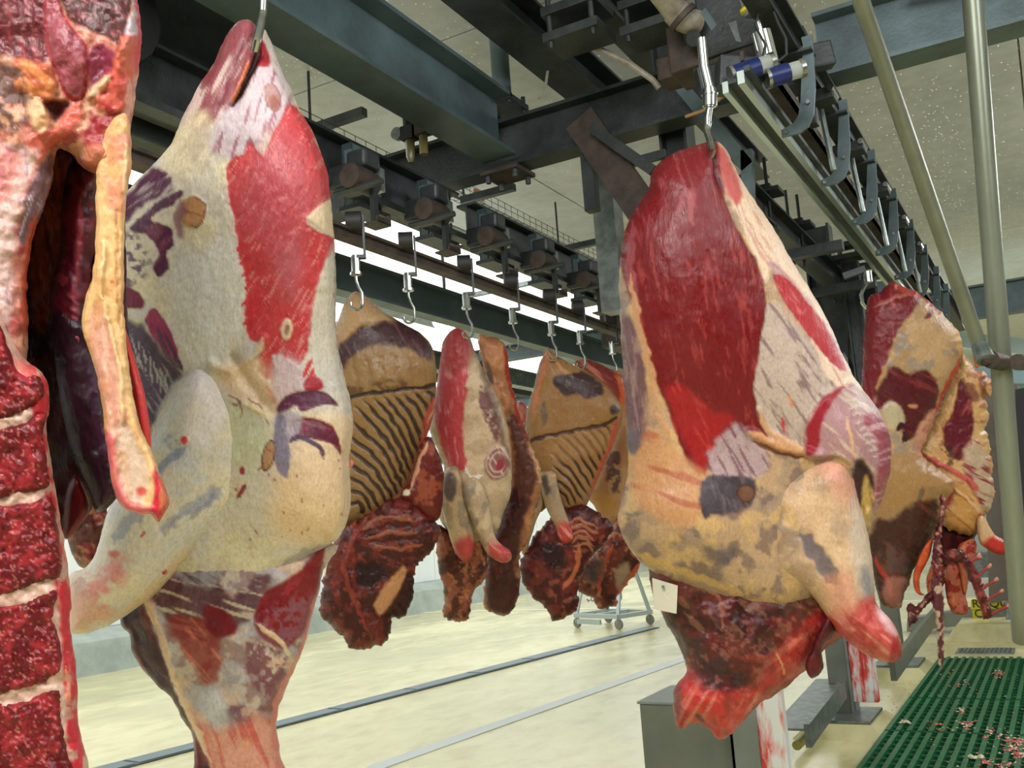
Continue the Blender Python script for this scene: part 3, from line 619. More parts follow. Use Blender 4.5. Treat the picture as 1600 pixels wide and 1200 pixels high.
# hook trolley on the left
c = onZ(962, 978, 0); c[2] = 0
t = thing('hook_trolley', 'small wheeled steel hook trolley on the yellow floor', 'trolley', c, rz=0)
def tp(u, v, z): # trolley frame
    ex = np.array((.93, -.36, 0)); ey = np.array((.36, .93, 0)); return c + ex * u + ey * v + np.array((0, 0, z))
TG = mat('trolley_steel', (172, 184, 186), .4, .4)
mb = MB()
for v in (-.35, .35): mb.bar(tp(-.5, v, .18), tp(.42, v, .18), .06, .06)
for u in (-.5, -.06, .42): mb.bar(tp(u, -.35, .18), tp(u, .35, .18), .06, .06)
mb.bar(tp(-.4, -.4, .1), tp(.1, -.4, .1), .03, .07)
mb.build('base_frame', TG, t)
for (u, v) in ((-.48, -.33), (.4, -.33), (.4, .33), (-.48, .33)):
    MB().bar(tp(u, v, .2), tp(u * .8, v * .3, 1.02), .045, .045, (1, 0, 0)).build('upright', TG, t)
    MB().tube([tp(u, v - .02, .07), tp(u, v + .02, .07)], .07, 12).build('wheel', mat('grey_caster', (120, 118, 108), .6), t, smooth=True)
    MB().bar(tp(u, v, .08), tp(u, v, .17), .03, .05, (1, 0, 0)).build('caster_fork', TG, t)
MB().bar(tp(-.4, 0, 1.02), tp(.36, 0, 1.02), .05, .05).bar(tp(-.4, -.1, 1.0), tp(-.4, .1, 1.0), .04, .04).bar(tp(.33, -.1, 1.0), tp(.33, .1, 1.0), .04, .04).build('top_bar', TG, t)
for k in range(9):
    u = -.32 + k * .08
    MB().tube([tp(u, -.1, .98), tp(u, -.16, .7), tp(u, -.15, .42), tp(u + .01, -.22, .38), tp(u + .01, -.26, .42)], .012, 6).build('hook', S_INOX, t, smooth=True)
# right background equipment
single('sign_plinth', MB().add([tuple(onZ(1478, 1003, 0)), tuple(onZ(1630, 1003, 0)), tuple(onZ(1650, 975, 0) + (0, .5, 0)), tuple(onZ(1490, 975, 0) + (0, .5, 0)),
     tuple(onZ(1497, 975, .18)), tuple(onZ(1590, 975, .18)), tuple(onZ(1590, 960, .18) + (0, .4, 0)), tuple(onZ(1505, 960, .18) + (0, .4, 0))],
     [(3, 2, 1, 0), (4, 5, 6, 7), (0, 1, 5, 4), (1, 2, 6, 5), (2, 3, 7, 6), (3, 0, 4, 7)]), FM, 'raised yellow resin plinth below the yellow sign', 'plinth')
sy = 12.2
def Y_(px, py): return onY(px, py, sy)
t = thing('yellow_sign', 'yellow warning sign with black letters hanging behind the far right carcass', 'sign', Y_(1540, 950))
YS = mat('sign_yellow', (228, 214, 40), .5)
MB().plate([Y_(1517, 937), Y_(1567, 933), Y_(1567, 951), Y_(1517, 952)], (0, 1, 0), .02).build('plate', YS, t)
MB().plate([Y_(1519, 953), Y_(1545, 952), Y_(1545, 966), Y_(1520, 967)], (0, 1, 0), .02).build('plate', YS, t)
def text(s, px, py, hpx, ydep, m_, parent, name='lettering'):
    cu = bpy.data.curves.new(name, 'FONT'); cu.body = s; q = onY(px, py, ydep)
    t_ = np.linalg.norm(q - np.array((0, 0, H)))
    cu.size = hpx / F * t_ * 1.35; cu.extrude = .002; cu.space_character = 1.0
    tmp = bpy.data.objects.new(name, cu); COL.objects.link(tmp)
    dg = bpy.context.evaluated_depsgraph_get(); me = bpy.data.meshes.new_from_object(tmp.evaluated_get(dg))
    bpy.data.objects.remove(tmp)
    o = bpy.data.objects.new(name, me); me.materials.clear(); me.materials.append(m_); link(o, parent)
    loc = q - (np.array(parent.location) if parent else 0)
    o.location = tuple(loc); o.rotation_euler = (math.pi / 2, 0, 0); return o
INK = mat('black_sign_ink', (20, 20, 20), .5)
text('RISQUE', 1519, 949.5, 12, sy - .02, INK, t); text('C', 1523, 964.5, 11, sy - .02, INK, t)
single('yellow_strip', MB().plate([onY(1467, 942, 12.2), onY(1473, 942, 12.2), onY(1474, 975, 12.2), onY(1469, 975, 12.2)], (0, 1, 0), .02), YS, 'narrow yellow strip left of the hanging neck bone', 'sign')
SP = mat('brown_grey_panel', (132, 120, 112), .4, .1, var=(116, 106, 98), scale=2)
def slab(name, pxs, y, th, m_, lb, cat):
    return single(name, MB().plate([onY(px, py, y) for px, py in pxs], (0, 1, 0), th), m_, lb, cat)
slab('cabinet', [(1537, 610), (1592, 604), (1600, 930), (1548, 940)], 11.6, .5, SP, 'tall brown grey cabinet panel behind the upright pipe', 'cabinet')
slab('cabinet', [(1588, 612), (1680, 596), (1690, 880), (1594, 884)], 10.9, .5, mat('black_cabinet', (34, 30, 36), .5), 'tall black cabinet at the right edge of the picture', 'cabinet')
slab('machine_bed', [(1490, 862), (1600, 858), (1605, 905), (1490, 915)], 12.9, .8, S_GALV, 'pale steel machine bed behind the rib bones', 'machine')
slab('machine_bed', [(1475, 905), (1600, 900), (1600, 925), (1475, 932)], 12.5, .4, S_WHITE, 'white plastic trough under the pale machine bed', 'machine')
slab('machine_skirt', [(1420, 965), (1580, 940), (1590, 965), (1420, 985)], 12.4, .3, SBOX2, 'grey steel skirt behind the yellow sign', 'machine')
single('machine_post', MB().tube([onY(1572, 840, 12.0), onY(1580, 975, 12.0)], .05, 12), S_GALV, 'pale steel post right of the far shank end', 'post', smooth=True)
single('green_crate', MB().plate([onY(1582, 938, 11.4), onY(1640, 936, 11.4), onY(1640, 958, 11.4), onY(1584, 958, 11.4)], (0, 1, 0), .4), GM, 'green plastic crate at the right edge behind the pipe', 'crate')
single('red_button_box', MB().plate([onY(1594, 850, 10.5), onY(1615, 850, 10.5), onY(1615, 864, 10.5), onY(1594, 864, 10.5)], (0, 1, 0), .1), mat('red_plastic', (205, 40, 35), .4), 'small red box at the right edge above the green crate', 'box')
for i, (py, lb) in enumerate([(535, 'upper pale light casing at the right under the far cross beam'), (590, 'lower pale light casing at the right above the cabinets'), (610, 'grey duct edge just above the cabinets')]):
    slab('light_casing', [(1480, py - 18), (1700, py + (8 if i == 0 else -4)), (1700, py + (32 if i == 0 else 14)), (1480, py + 6)], [12.6, 13.2, 13.4][i], .2, [mat('pale_blue_casing', (185, 205, 212), .35), mat('grey_blue_duct', (128, 152, 158), .4), mat('pale_green_duct', (150, 178, 178), .4)][i], lb, 'light')
slab('rear_beam', [(1320, 448), (1420, 438), (1420, 470), (1320, 478)], 11.2, .2, S_BLUE, 'far grey cross piece seen between posts beside the far right carcass', 'beam')
slab('rear_beam', [(1325, 490), (1370, 486), (1370, 500), (1325, 504)], 10.2, .1, S_GALV, 'thin far rail seen right of the steel posts', 'beam')
slab('rear_panel', [(1305, 545), (1365, 540), (1365, 640), (1305, 645)], 13.0, .2, mat('lilac_panel', (190, 188, 206), .5), 'pale lilac panel between the shoulder of the dark red carcass and its neighbour', 'panel')
# ============================================================ MEAT: sculpted shells
# every piece is a closed lens-like body with its own distance, thickness and relief; the flesh, fat and
# membrane areas are the tissue's own colours, kept in a colour attribute.
def lat(seed):
    return np.random.RandomState(seed).rand(64, 64)
def vnoise(x, y, sc, seed=0):
    L = lat(seed); u = x / sc; v = y / sc; iu = np.floor(u).astype(int); iv = np.floor(v).astype(int); fu = u - iu; fv = v - iv
    fu = fu * fu * (3 - 2 * fu); fv = fv * fv * (3 - 2 * fv); a = L[iu % 64, iv % 64]; b = L[(iu + 1) % 64, iv % 64]; c = L[iu % 64, (iv + 1) % 64]; d = L[(iu + 1) % 64, (iv + 1) % 64]
    return (a * (1 - fu) + b * fu) * (1 - fv) + (c * (1 - fu) + d * fu) * fv
def fbm(x, y, sc, seed=0, o=4):
    s = 0; a = .5; t = 0
    for k in range(o): s = s + a * vnoise(x + 17 * k, y + 31 * k, sc / 2 ** k, seed + k); t += a; a *= .5
    return s / t
def smooth_closed(poly, n=5):
    p = np.array(poly, float); N = len(p); out = []
    for i in range(N):
        a, b, c, d = p[i - 1], p[i], p[(i + 1) % N], p[(i + 2) % N]
        for k in range(n):
            t = k / n; out.append(.5 * ((2 * b) + (-a + c) * t + (2 * a - 5 * b + 4 * c - d) * t * t + (-a + 3 * b - 3 * c + d) * t ** 3))
    return np.array(out)
def resample(p, st):
    q = np.vstack([p, p[:1]]); d = np.r_[0, np.cumsum(np.linalg.norm(np.diff(q, axis=0), axis=1))]; n = max(int(d[-1] / st), 8)
    u = np.linspace(0, d[-1], n, endpoint=False); return np.stack([np.interp(u, d, q[:, 0]), np.interp(u, d, q[:, 1])], 1)
def seg_dist(X, Y, A, B, near=False):
    """distance of points to the segments A[i]-B[i]; optionally the nearest point and parameter"""
    best = np.full(X.shape, 1e9); bx = np.zeros_like(X); by = np.zeros_like(X); bt = np.zeros_like(X); n = len(A)
    for i in range(n):
        ax, ay = A[i]; dx, dy = B[i][0] - ax, B[i][1] - ay; L2 = dx * dx + dy * dy + 1e-9
        t = np.clip(((X - ax) * dx + (Y - ay) * dy) / L2, 0, 1); qx = ax + t * dx; qy = ay + t * dy
        d = (X - qx) ** 2 + (Y - qy) ** 2; m_ = d < best
        best = np.where(m_, d, best)
        if near: bx = np.where(m_, qx, bx); by = np.where(m_, qy, by)
        bt = np.where(m_, (i + t) / n, bt)
    return (np.sqrt(best), bx, by, bt) if near else (np.sqrt(best), bt)
def inside(X, Y, p):
    c = np.zeros(X.shape, bool); n = len(p); j = n - 1
    for i in range(n):
        xi, yi = p[i]; xj, yj = p[j]
        if yi != yj:
            c ^= ((yi > Y) != (yj > Y)) & (X < (xj - xi) * (Y - yi) / (yj - yi) + xi)
        j = i
    return c
def sstep(a): a = np.clip(a, 0, 1); return a * a * (3 - 2 * a)
class Paint:
    def __init__(s, X, Y, base, seed=0):
        s.X, s.Y = X, Y; s.C = np.tile(lin(base), (len(X), 1)); s.Hh = np.zeros(len(X)); s.seed = seed; s.k = 0
    def _apply(s, idx, m_, col, h, streak):
        c = lin(col)
        if streak is not None:
            col2, ang, per, amt = streak[:4]; ca, sa = math.cos(math.radians(ang)), math.sin(math.radians(ang))
            x = s.X[idx]; y = s.Y[idx]; u = x * ca + y * sa; v = -x * sa + y * ca
            st = fbm(u / 7.0, v, per, s.seed + 50 + s.k, 3); st = sstep((st - .5 + amt * .35) / .16) 
            cc = c[None] * (1 - st[:, None]) + lin(col2)[None] * st[:, None]
        else: cc = c[None]
        s.C[idx] = s.C[idx] * (1 - m_[:, None]) + cc * m_[:, None]; s.Hh[idx] += h * m_
    def poly(s, pts, col, soft=6, warp=7, wsc=16, op=1.0, h=0.0, streak=None, thr=None, sharp=False):
        s.k += 1; p = np.array(pts, float) if sharp else smooth_closed(pts, 3); mg = soft + warp * 2
        idx = np.where((s.X > p[:, 0].min() - mg) & (s.X < p[:, 0].max() + mg) & (s.Y > p[:, 1].min() - mg) & (s.Y < p[:, 1].max() + mg))[0]
        if not len(idx): return s
        x = s.X[idx] + warp * 2 * (fbm(s.X[idx], s.Y[idx], wsc, s.seed + s.k) - .5); y = s.Y[idx] + warp * 2 * (fbm(s.X[idx], s.Y[idx], wsc, s.seed + 9 + s.k) - .5)
        d, _ = seg_dist(x, y, p, np.roll(p, -1, 0)); d = np.where(inside(x, y, p), d, -d)
        m_ = sstep(.5 + d / (2 * soft + 1e-6)) * op
        if thr is not None:  # patchy: (scale, threshold, softness)
            n_ = fbm(s.X[idx], s.Y[idx], thr[0], s.seed + 21 + s.k, 5); m_ = m_ * sstep((n_ - thr[1]) / thr[2] + .5)
        s._apply(idx, m_, col, h, streak); return s
    def line(s, pts, w, col, op=1.0, h=0.0, soft=.5, warp=3, taper=True, streak=None, hw=None):
        s.k += 1; p = np.array(pts, float)
        if len(p) > 2:
            q = []
            for i in range(len(p) - 1):
                a, b, c, d = p[max(i - 1, 0)], p[i], p[i + 1], p[min(i + 2, len(p) - 1)]
                for k in range(4):
                    t = k / 4; q.append(.5 * ((2 * b) + (-a + c) * t + (2 * a - 5 * b + 4 * c - d) * t * t + (-a + 3 * b - 3 * c + d) * t ** 3))
            q.append(p[-1]); p = np.array(q)
        mg = w * 2 + 10
        idx = np.where((s.X > p[:, 0].min() - mg) & (s.X < p[:, 0].max() + mg) & (s.Y > p[:, 1].min() - mg) & (s.Y < p[:, 1].max() + mg))[0]
        if not len(idx): return s
        x = s.X[idx] + warp * 2 * (vnoise(s.X[idx], s.Y[idx], 11, s.seed + s.k) - .5); y = s.Y[idx] + warp * 2 * (vnoise(s.X[idx], s.Y[idx], 11, s.seed + 5 + s.k) - .5)
        d, t = seg_dist(x, y, p[:-1], p[1:]); ww = w * (np.clip(np.minimum(t, 1 - t) * 6, .25, 1) if taper else 1)
        m_ = sstep((ww - d) / (w * soft + 1e-6) + .5)
        s._apply(idx, m_ * op, col, 0, streak)
        if h: s.Hh[idx] += h * np.exp(-(d / (hw or w)) ** 2)
        return s
    def bump(s, cx, cy, rx, ry, ang, h, pw=1.0):
        ca, sa = math.cos(math.radians(ang)), math.sin(math.radians(ang)); x = s.X - cx; y = s.Y - cy; u = (x * ca + y * sa) / rx; v = (-x * sa + y * ca) / ry
        s.Hh += h * np.exp(-(u * u + v * v) ** pw); return s
    def mottle(s, col, sc, thr, soft=.1, op=.5, stretch=(1, 1), ang=0):
        s.k += 1; ca, sa = math.cos(math.radians(ang)), math.sin(math.radians(ang)); x = s.X * ca + s.Y * sa; y = -s.X * sa + s.Y * ca
        n_ = fbm(x / stretch[0], y / stretch[1], sc, s.seed + 33 + s.k, 5); m_ = sstep((n_ - thr) / soft + .5) * op
        s.C = s.C * (1 - m_[:, None]) + lin(col)[None] * m_[:, None]; return s
    def rough(s, amp, sc, stretch=(1, 1), ang=0):
        s.k += 1; ca, sa = math.cos(math.radians(ang)), math.sin(math.radians(ang)); x = s.X * ca + s.Y * sa; y = -s.X * sa + s.Y * ca
        s.Hh += amp * 2 * (fbm(x / stretch[0], y / stretch[1], sc, s.seed + 71 + s.k, 4) - .5); return s
# meat material
MM = bpy.data.materials.new('raw_meat_and_fat'); MM.use_nodes = True; nt = MM.node_tree; b = nt.nodes['Principled BSDF']
at = nt.nodes.new('ShaderNodeAttribute'); at.attribute_name = 'tissue'
tc = nt.nodes.new('ShaderNodeTexCoord')
nf = noise(nt, tc.outputs['Object'], 170, 7, (1, 1, .7), .75); nr = ramp(nt, nf, [(.28, (168, 152, 154)), (.5, (232, 228, 228)), (.66, (255, 255, 255))])
ml_ = nt.nodes.new('ShaderNodeMix'); ml_.data_type = 'RGBA'; ml_.blend_type = 'MULTIPLY'; ml_.inputs[0].default_value = .55
nt.links.new(at.outputs['Color'], ml_.inputs[6]); nt.links.new(nr, ml_.inputs[7]); nt.links.new(ml_.outputs[2], b.inputs['Base Color'])
rr = ramp(nt, noise(nt, tc.outputs['Object'], 22, 4), [(.35, (120, 120, 120)), (.65, (185, 185, 185))]); nt.links.new(rr, b.inputs['Roughness'])
bp = nt.nodes.new('ShaderNodeBump'); bp.inputs['Strength'].default_value = .7; bp.inputs['Distance'].default_value = .004
nt.links.new(noise(nt, tc.outputs['Object'], 90, 6, (1, 1, .3)), bp.inputs['Height']); nt.links.new(bp.outputs[0], b.inputs['Normal'])
b.inputs['Specular IOR Level'].default_value = .3
def shell(name, parent, outline, t0, T=.08, Tb=None, R=60, step=3.0, base=(150, 60, 55), paint=None, seed=1, edge=2.0, esc=14, tilt=(0, 0), back=(110, 40, 40), top_level=None, pw=2.0):
    """outline in the camera's pixel grid at distance t0; T, Tb front and back thickness in metres"""
    Tb = T if Tb is None else Tb
    ol = smooth_closed(outline, 4)
    if edge:
        ol = resample(ol, max(step * .9, 1.6)); ex = edge * 2 * (fbm(ol[:, 0], ol[:, 1], esc, seed + 3) - .5); ey = edge * 2 * (fbm(ol[:, 0], ol[:, 1], esc, seed + 13) - .5); ol = ol + np.stack([ex, ey], 1)
    x0, y0 = ol.min(0) - step; x1, y1 = ol.max(0) + step
    gx = np.arange(x0, x1 + step, step); gy = np.arange(y0, y1 + step, step); nx, ny = len(gx), len(gy)
    X, Y = np.meshgrid(gx, gy); X = X.ravel(); Y = Y.ravel()
    d, bx, by, _ = seg_dist(X, Y, ol, np.roll(ol, -1, 0), near=True); ins = inside(X, Y, ol)
    I = ins.reshape(ny, nx); q = I[:-1, :-1] | I[1:, :-1] | I[:-1, 1:] | I[1:, 1:]
    jj, ii = np.where(q); a = jj * nx + ii; quads = np.stack([a, a + nx, a + nx + 1, a + 1], 1)
    used = np.unique(quads); remap = -np.ones(nx * ny, int); remap[used] = np.arange(len(used)); quads = remap[quads]
    X, Y, d, bx, by, ins = X[used], Y[used], d[used], bx[used], by[used], ins[used]
    X = np.where(ins, X, bx); Y = np.where(ins, Y, by); d = np.where(ins, d, 0)
    pt = Paint(X, Y, base, seed * 7)
    if paint: paint(pt)
    e = np.clip(d / R, 0, 1); prof = (1 - (1 - e) ** pw) ** .5; ed = sstep(d / max(min(R * .3, 14), 4))
    tl = t0 + tilt[0] * (X - ol[:, 0].mean()) / F * t0 + tilt[1] * (Y - ol[:, 1].mean()) / F * t0
    tf = tl - (T * prof + pt.Hh * ed); tb = tl + Tb * prof + .004 * ins
    Rr = np.stack([(X - 800) / F, (Y - 600) / F, np.ones(len(X))], 1) @ CM.T
    front = Rr * tf[:, None] + np.array([0, 0, H]); bk = Rr * tb[:, None] + np.array([0, 0, H])
    nb = -np.ones(len(X), int); inn = np.where(ins)[0]; nb[inn] = len(X) + np.arange(len(inn)); nb[~ins] = np.where(~ins)[0]
    V = np.concatenate([front, bk[inn]]); Q = np.concatenate([quads, nb[quads][:, ::-1]])
    bc = lin(back)[None] * .75 + pt.C[inn] * .25; Cc = np.concatenate([pt.C, bc])
    off = np.array(parent.location) if parent is not None else V.mean(0)
    me = bpy.data.meshes.new(name); V = (V - off).astype(np.float32)
    me.vertices.add(len(V)); me.vertices.foreach_set('co', V.ravel()); me.loops.add(Q.size); me.loops.foreach_set('vertex_index', Q.ravel().astype(np.int32))
    me.polygons.add(len(Q)); me.polygons.foreach_set('loop_start', (np.arange(len(Q)) * 4).astype(np.int32)); me.polygons.foreach_set('loop_total', np.full(len(Q), 4, np.int32))
    me.polygons.foreach_set('use_smooth', np.ones(len(Q), bool)); me.update(calc_edges=True)
    ca = me.color_attributes.new('tissue', 'FLOAT_COLOR', 'POINT'); ca.data.foreach_set('color', np.concatenate([Cc, np.ones((len(Cc), 1))], 1).astype(np.float32).ravel())
    me.materials.append(MM); o = bpy.data.objects.new(name, me)
    if parent is None: o.location = tuple(off)
    return link(o, parent)
def carcass(label, px, py, t, group=None, name='beef_carcass', cat='meat'):
    return thing(name, label, cat, P(px, py, t), group)
def hook_big(label, pts, r, t, mt=None):
    tt = thing('meat_hook', label, 'hook', P(pts[0][0], pts[0][1], t))
    MB().tube([P(x, y, t + dz) for x, y, dz in pts], r, 12).build('hook', S_INOX, tt, smooth=True); return tt
# ------------------------------------------------------------ pale large carcass (second from the left)
CR = (216, 208, 188)
def ellipse(cx, cy, rx, ry, ang=0, n=10):
    a = math.radians(ang); return [(cx + rx * math.cos(k) * math.cos(a) - ry * math.sin(k) * math.sin(a), cy + rx * math.cos(k) * math.sin(a) + ry * math.sin(k) * math.cos(a)) for k in np.arange(n) * 2 * math.pi / n]
TA = 1.85
tA = carcass('large pale fat-covered beef side with bright red stripe, hanging second from the left', 400, 60, TA)
def paintA(p):
    p.mottle((200, 200, 200), 60, .52, .2, .6); p.mottle((232, 218, 168), 45, .55, .2, .5); p.mottle((190, 170, 160), 9, .62, .12, .35)
    p.poly([(290, 400), (378, 380), (386, 500), (335, 565), (290, 560), (262, 480)], (226, 224, 216), 20, 14, 40, .8)
    # upper left flap
    p.poly([(351, 50), (372, 28), (406, 36), (400, 90), (382, 130), (363, 168), (330, 200), (285, 192), (305, 140), (330, 95)], (142, 74, 80), 7, 8, streak=((206, 178, 170), -62, 9, .1))
    p.poly([(283, 186), (330, 180), (330, 250), (290, 280), (245, 262)], (196, 178, 148), 12, 10, op=.8, streak=((222, 205, 170), -55, 8, .1))
    p.line([(372, 36), (350, 70), (332, 112), (312, 150)], 4, (120, 55, 60), .7, -.004, warp=2)
    p.line([(388, 44), (372, 90), (352, 140), (336, 180)], 3, (118, 60, 72), .7, -.004, warp=2)
    p.poly([(366, 158), (400, 100), (428, 80), (447, 125), (472, 182), (490, 215), (455, 232), (424, 212), (400, 240), (372, 250), (335, 240), (330, 205)], (202, 186, 190), 10, 9, streak=((162, 108, 122), -75, 6, -.15))
    p.poly([(411, 48), (424, 70), (445, 118), (430, 112), (418, 88)], (214, 200, 196), 3, 2)
    p.poly([(409, 60), (424, 98), (404, 104), (396, 92)], (168, 38, 48), 2, 2, 8)
    p.line([(402, 56), (404, 72), (399, 98), (387, 122), (376, 146), (364, 164)], 5.5, (52, 20, 22), .97, -.02, warp=1)
    p.line([(390, 92), (381, 118), (371, 142), (362, 162)], 3, (222, 128, 84), .97, .006, warp=1)
    # red muscle
    red = [(391, 222), (408, 243), (424, 215), (436, 190), (452, 164), (466, 172), (482, 192), (503, 240), (520, 285), (524, 306), (479, 341), (500, 362), (530, 374), (530, 388), (512, 403), (498, 441), (489, 484), (484, 531), (476, 560), (466, 572), (455, 565), (441, 556), (424, 556), (430, 580), (424, 595), (408, 590), (401, 577), (404, 556), (404, 538), (387, 524), (382, 484), (384, 446), (377, 412), (370, 379), (365, 341), (356, 313), (355, 282), (353, 262), (364, 246), (380, 240)]
    p.poly(red, (198, 66, 70), 2, 4, 10, streak=((222, 132, 128), -58, 3.2, -.3), h=-.002)
    p.poly([(400, 240), (450, 200), (490, 260), (490, 340), (440, 420), (400, 380), (375, 320)], (172, 82, 92), 25, 18, 40, .55, streak=((214, 120, 118), -60, 3, -.3))
    p.poly([(383, 480), (400, 460), (420, 500), (400, 530), (390, 520)], (196, 50, 58), 8, 6, op=.6)
    p.poly([(440, 400), (470, 380), (470, 440), (450, 470)], (176, 110, 122), 20, 14, 30, .5)
    for k, (x, y) in enumerate([(380, 500), (378, 470), (381, 445), (377, 425), (374, 405), (369, 385)]): p.line([(x, y + 8), (x + 14, y - 6)], 3, (205, 56, 62), warp=1)
    p.poly([(479, 341), (498, 322), (524, 306), (530, 372), (505, 360)], (230, 208, 172), 1.5, 1, sharp=True, h=.003)
    p.poly(ellipse(448, 515, 9, 17, 5), (226, 206, 170), 2, 2, h=.003); p.poly(ellipse(448, 516, 4, 9, 5), (160, 120, 110), 2, 2)
    p.poly([(432, 560), (462, 560), (474, 580), (470, 620), (440, 640), (420, 610)], (212, 186, 190), 10, 8, op=.85, streak=((196, 90, 98), -70, 4, -.3))
    for q in ([(478, 600), (490, 575)], [(484, 608), (493, 585)], [(474, 592), (487, 560)]): p.line(q, 4, (202, 60, 62), warp=1.5)
    p.poly([(480, 592), (498, 590), (505, 606), (488, 612), (474, 604)], (170, 40, 52), 2, 2)
    p.poly([(412, 600), (424, 610), (432, 630), (420, 625)], (200, 90, 95), 3, 3)
    # stamps and brown scars
    p.poly(ellipse(426, 152, 13, 23, -15), (150, 96, 92), 1, 1); p.poly(ellipse(426, 151, 11, 21, -15), (188, 150, 146), 1.5, 1, op=.9); p.poly(ellipse(428, 160, 8, 12, -15), (158, 100, 92), 4, 3)
    p.poly(ellipse(301, 331, 21, 25, 0), (190, 140, 92), 2, 2, h=.004, streak=((160, 104, 66), 20, 5, -.1)); p.line(ellipse(301, 331, 20, 24)[-3:] + ellipse(301, 331, 20, 24)[:4], 1.5, (130, 80, 60))
    # purple areas at the left
    p.poly([(170, 340), (205, 298), (240, 262), (270, 278), (262, 302), (225, 318), (200, 345)], (92, 48, 74), 4, 6, 14, streak=((176, 160, 160), -38, 6, -.2))
    p.poly([(278, 296), (284, 308), (250, 330), (236, 342), (262, 352), (272, 376), (262, 392), (262, 420), (246, 434), (238, 420), (248, 395), (236, 372), (222, 364), (205, 362), (206, 350), (240, 322)], (88, 42, 72), 2, 5, 12, streak=((122, 62, 84), -50, 6, -.1))
    p.poly([(282, 310), (292, 330), (284, 345), (288, 372), (278, 368), (270, 340)], (140, 84, 100), 4, 6, 12, .8)
    p.poly([(160, 360), (205, 362), (225, 385), (235, 410), (225, 440), (190, 450), (160, 440)], (96, 74, 104), 6, 8, 12, .9, thr=(12, .5, .1))
    p.poly([(170, 444), (208, 450), (226, 470), (222, 482), (190, 480), (170, 480)], (116, 38, 62), 2, 4)
    p.poly([(227, 500), (238, 481), (252, 492), (268, 520), (281, 558), (286, 582), (262, 562), (240, 530)], (158, 62, 96), 1.5, 3, 10, streak=((98, 58, 88), 62, 6, -.05))
    p.poly([(165, 490), (225, 512), (262, 556), (284, 580), (268, 606), (246, 650), (228, 690), (180, 690), (165, 560)], (78, 62, 88), 5, 6, 14, .95, thr=None, streak=((150, 150, 150), 60, 5, -.28), h=-.012)
    for k in range(7): p.line([(206 + 9 * k, 520 + 10 * k), (216 + 7 * k, 575 + 8 * k)], 1.2, (190, 188, 176), .7, warp=3)
    # right fat strip
    p.poly([(512, 405), (530, 385), (534, 560), (518, 600), (492, 570), (486, 530), (492, 470)], (208, 202, 188), 6, 4, op=.6)
    p.line([(524, 400), (524, 480), (528, 540), (536, 585)], 1.6, (150, 110, 90), .7, warp=2)
    # folds under the stripe, shoulder
    p.line([(410, 530), (400, 552), (380, 572), (352, 580), (330, 568)], 7, (214, 196, 158), .8, .010, warp=2)
    p.line([(398, 560), (420, 545)], 2, (150, 90, 80), .7); p.line([(388, 572), (400, 556)], 1.5, (170, 120, 110), .7)
    p.poly([(340, 585), (400, 560), (425, 600), (435, 650), (400, 640), (360, 620)], (230, 200, 160), 14, 10, op=.8)
    p.poly([(345, 630), (405, 650), (420, 700), (385, 730), (350, 700)], (206, 208, 168), 18, 12, 30, .8)
    p.poly([(436, 730), (520, 710), (548, 740), (545, 830), (470, 860), (430, 830)], (236, 202, 158), 25, 14, 40, .8)
    p.poly([(440, 660), (530, 640), (556, 680), (548, 720), (520, 720), (460, 720)], (234, 204, 164), 14, 10, op=.8)
    p.poly([(434, 634), (453, 615), (484, 610), (512, 615), (529, 634), (508, 632), (486, 639), (470, 643), (460, 634), (436, 650)], (98, 48, 72), 1.5, 2, 9, streak=((140, 70, 96), 10, 4, -.2), h=-.004)
    p.poly([(463, 655), (496, 655), (520, 667), (531, 691), (532, 710), (517, 693), (489, 686), (465, 681), (452, 672)], (104, 40, 60), 1.5, 2, 9, streak=((150, 62, 80), 20, 4, -.2), h=-.004)
    p.poly([(446, 640), (470, 648), (466, 672), (446, 690), (430, 655)], (180, 168, 178), 5, 4, op=.9)
    p.poly([(429, 653), (444, 650), (448, 686), (453, 700), (449, 747), (432, 731), (427, 700)], (140, 132, 150), 2.5, 3, 9)
    p.line([(451, 691), (470, 684), (500, 700), (505, 716)], 4, (92, 72, 98), warp=1.5)
    p.poly(ellipse(419, 712, 10, 26, 12), (96, 62, 52), 1, 1); p.poly(ellipse(419, 712, 8, 23, 12), (186, 142, 100), 1.5, 1, h=.003)
    p.line([(378, 728), (379, 742)], 3.5, (158, 56, 60), warp=1); p.line([(370, 778), (384, 756)], 3.5, (150, 48, 48), warp=1)
    for q in ([(352, 614), (368, 624), (378, 640), (374, 655)], [(384, 622), (404, 632), (418, 655), (424, 664)], [(368, 632), (376, 626)], [(396, 640), (408, 650)], [(360, 630), (372, 634)]): p.line(q, 1.6, (150, 96, 84), .85, warp=3)
    p.line([(380, 630), (410, 645), (425, 655)], 5, (224, 206, 158), .7, .006)
    rg_ = np.random.RandomState(5)
    for k in range(26):
        x, y = rg_.uniform(350, 540), rg_.uniform(700, 860); p.line([(x, y), (x + rg_.uniform(-3, 3), y + rg_.uniform(3, 7))], 1.5, (170, 70, 60), .8, warp=.5)
    p.line([(514, 853), (470, 866), (440, 885)], 5, (150, 150, 160), .6, -.006)
    # relief
    p.bump(440, 330, 90, 190, 8, .045); p.bump(470, 740, 95, 130, 0, .055); p.bump(300, 480, 70, 150, 0, .02); p.bump(380, 860, 90, 40, -15, -.02)
    p.rough(.004, 40); p.rough(.0012, 9)
    p.line([(365, 560), (390, 600), (430, 650)], 8, (226, 206, 168), .3, -.012, hw=10)
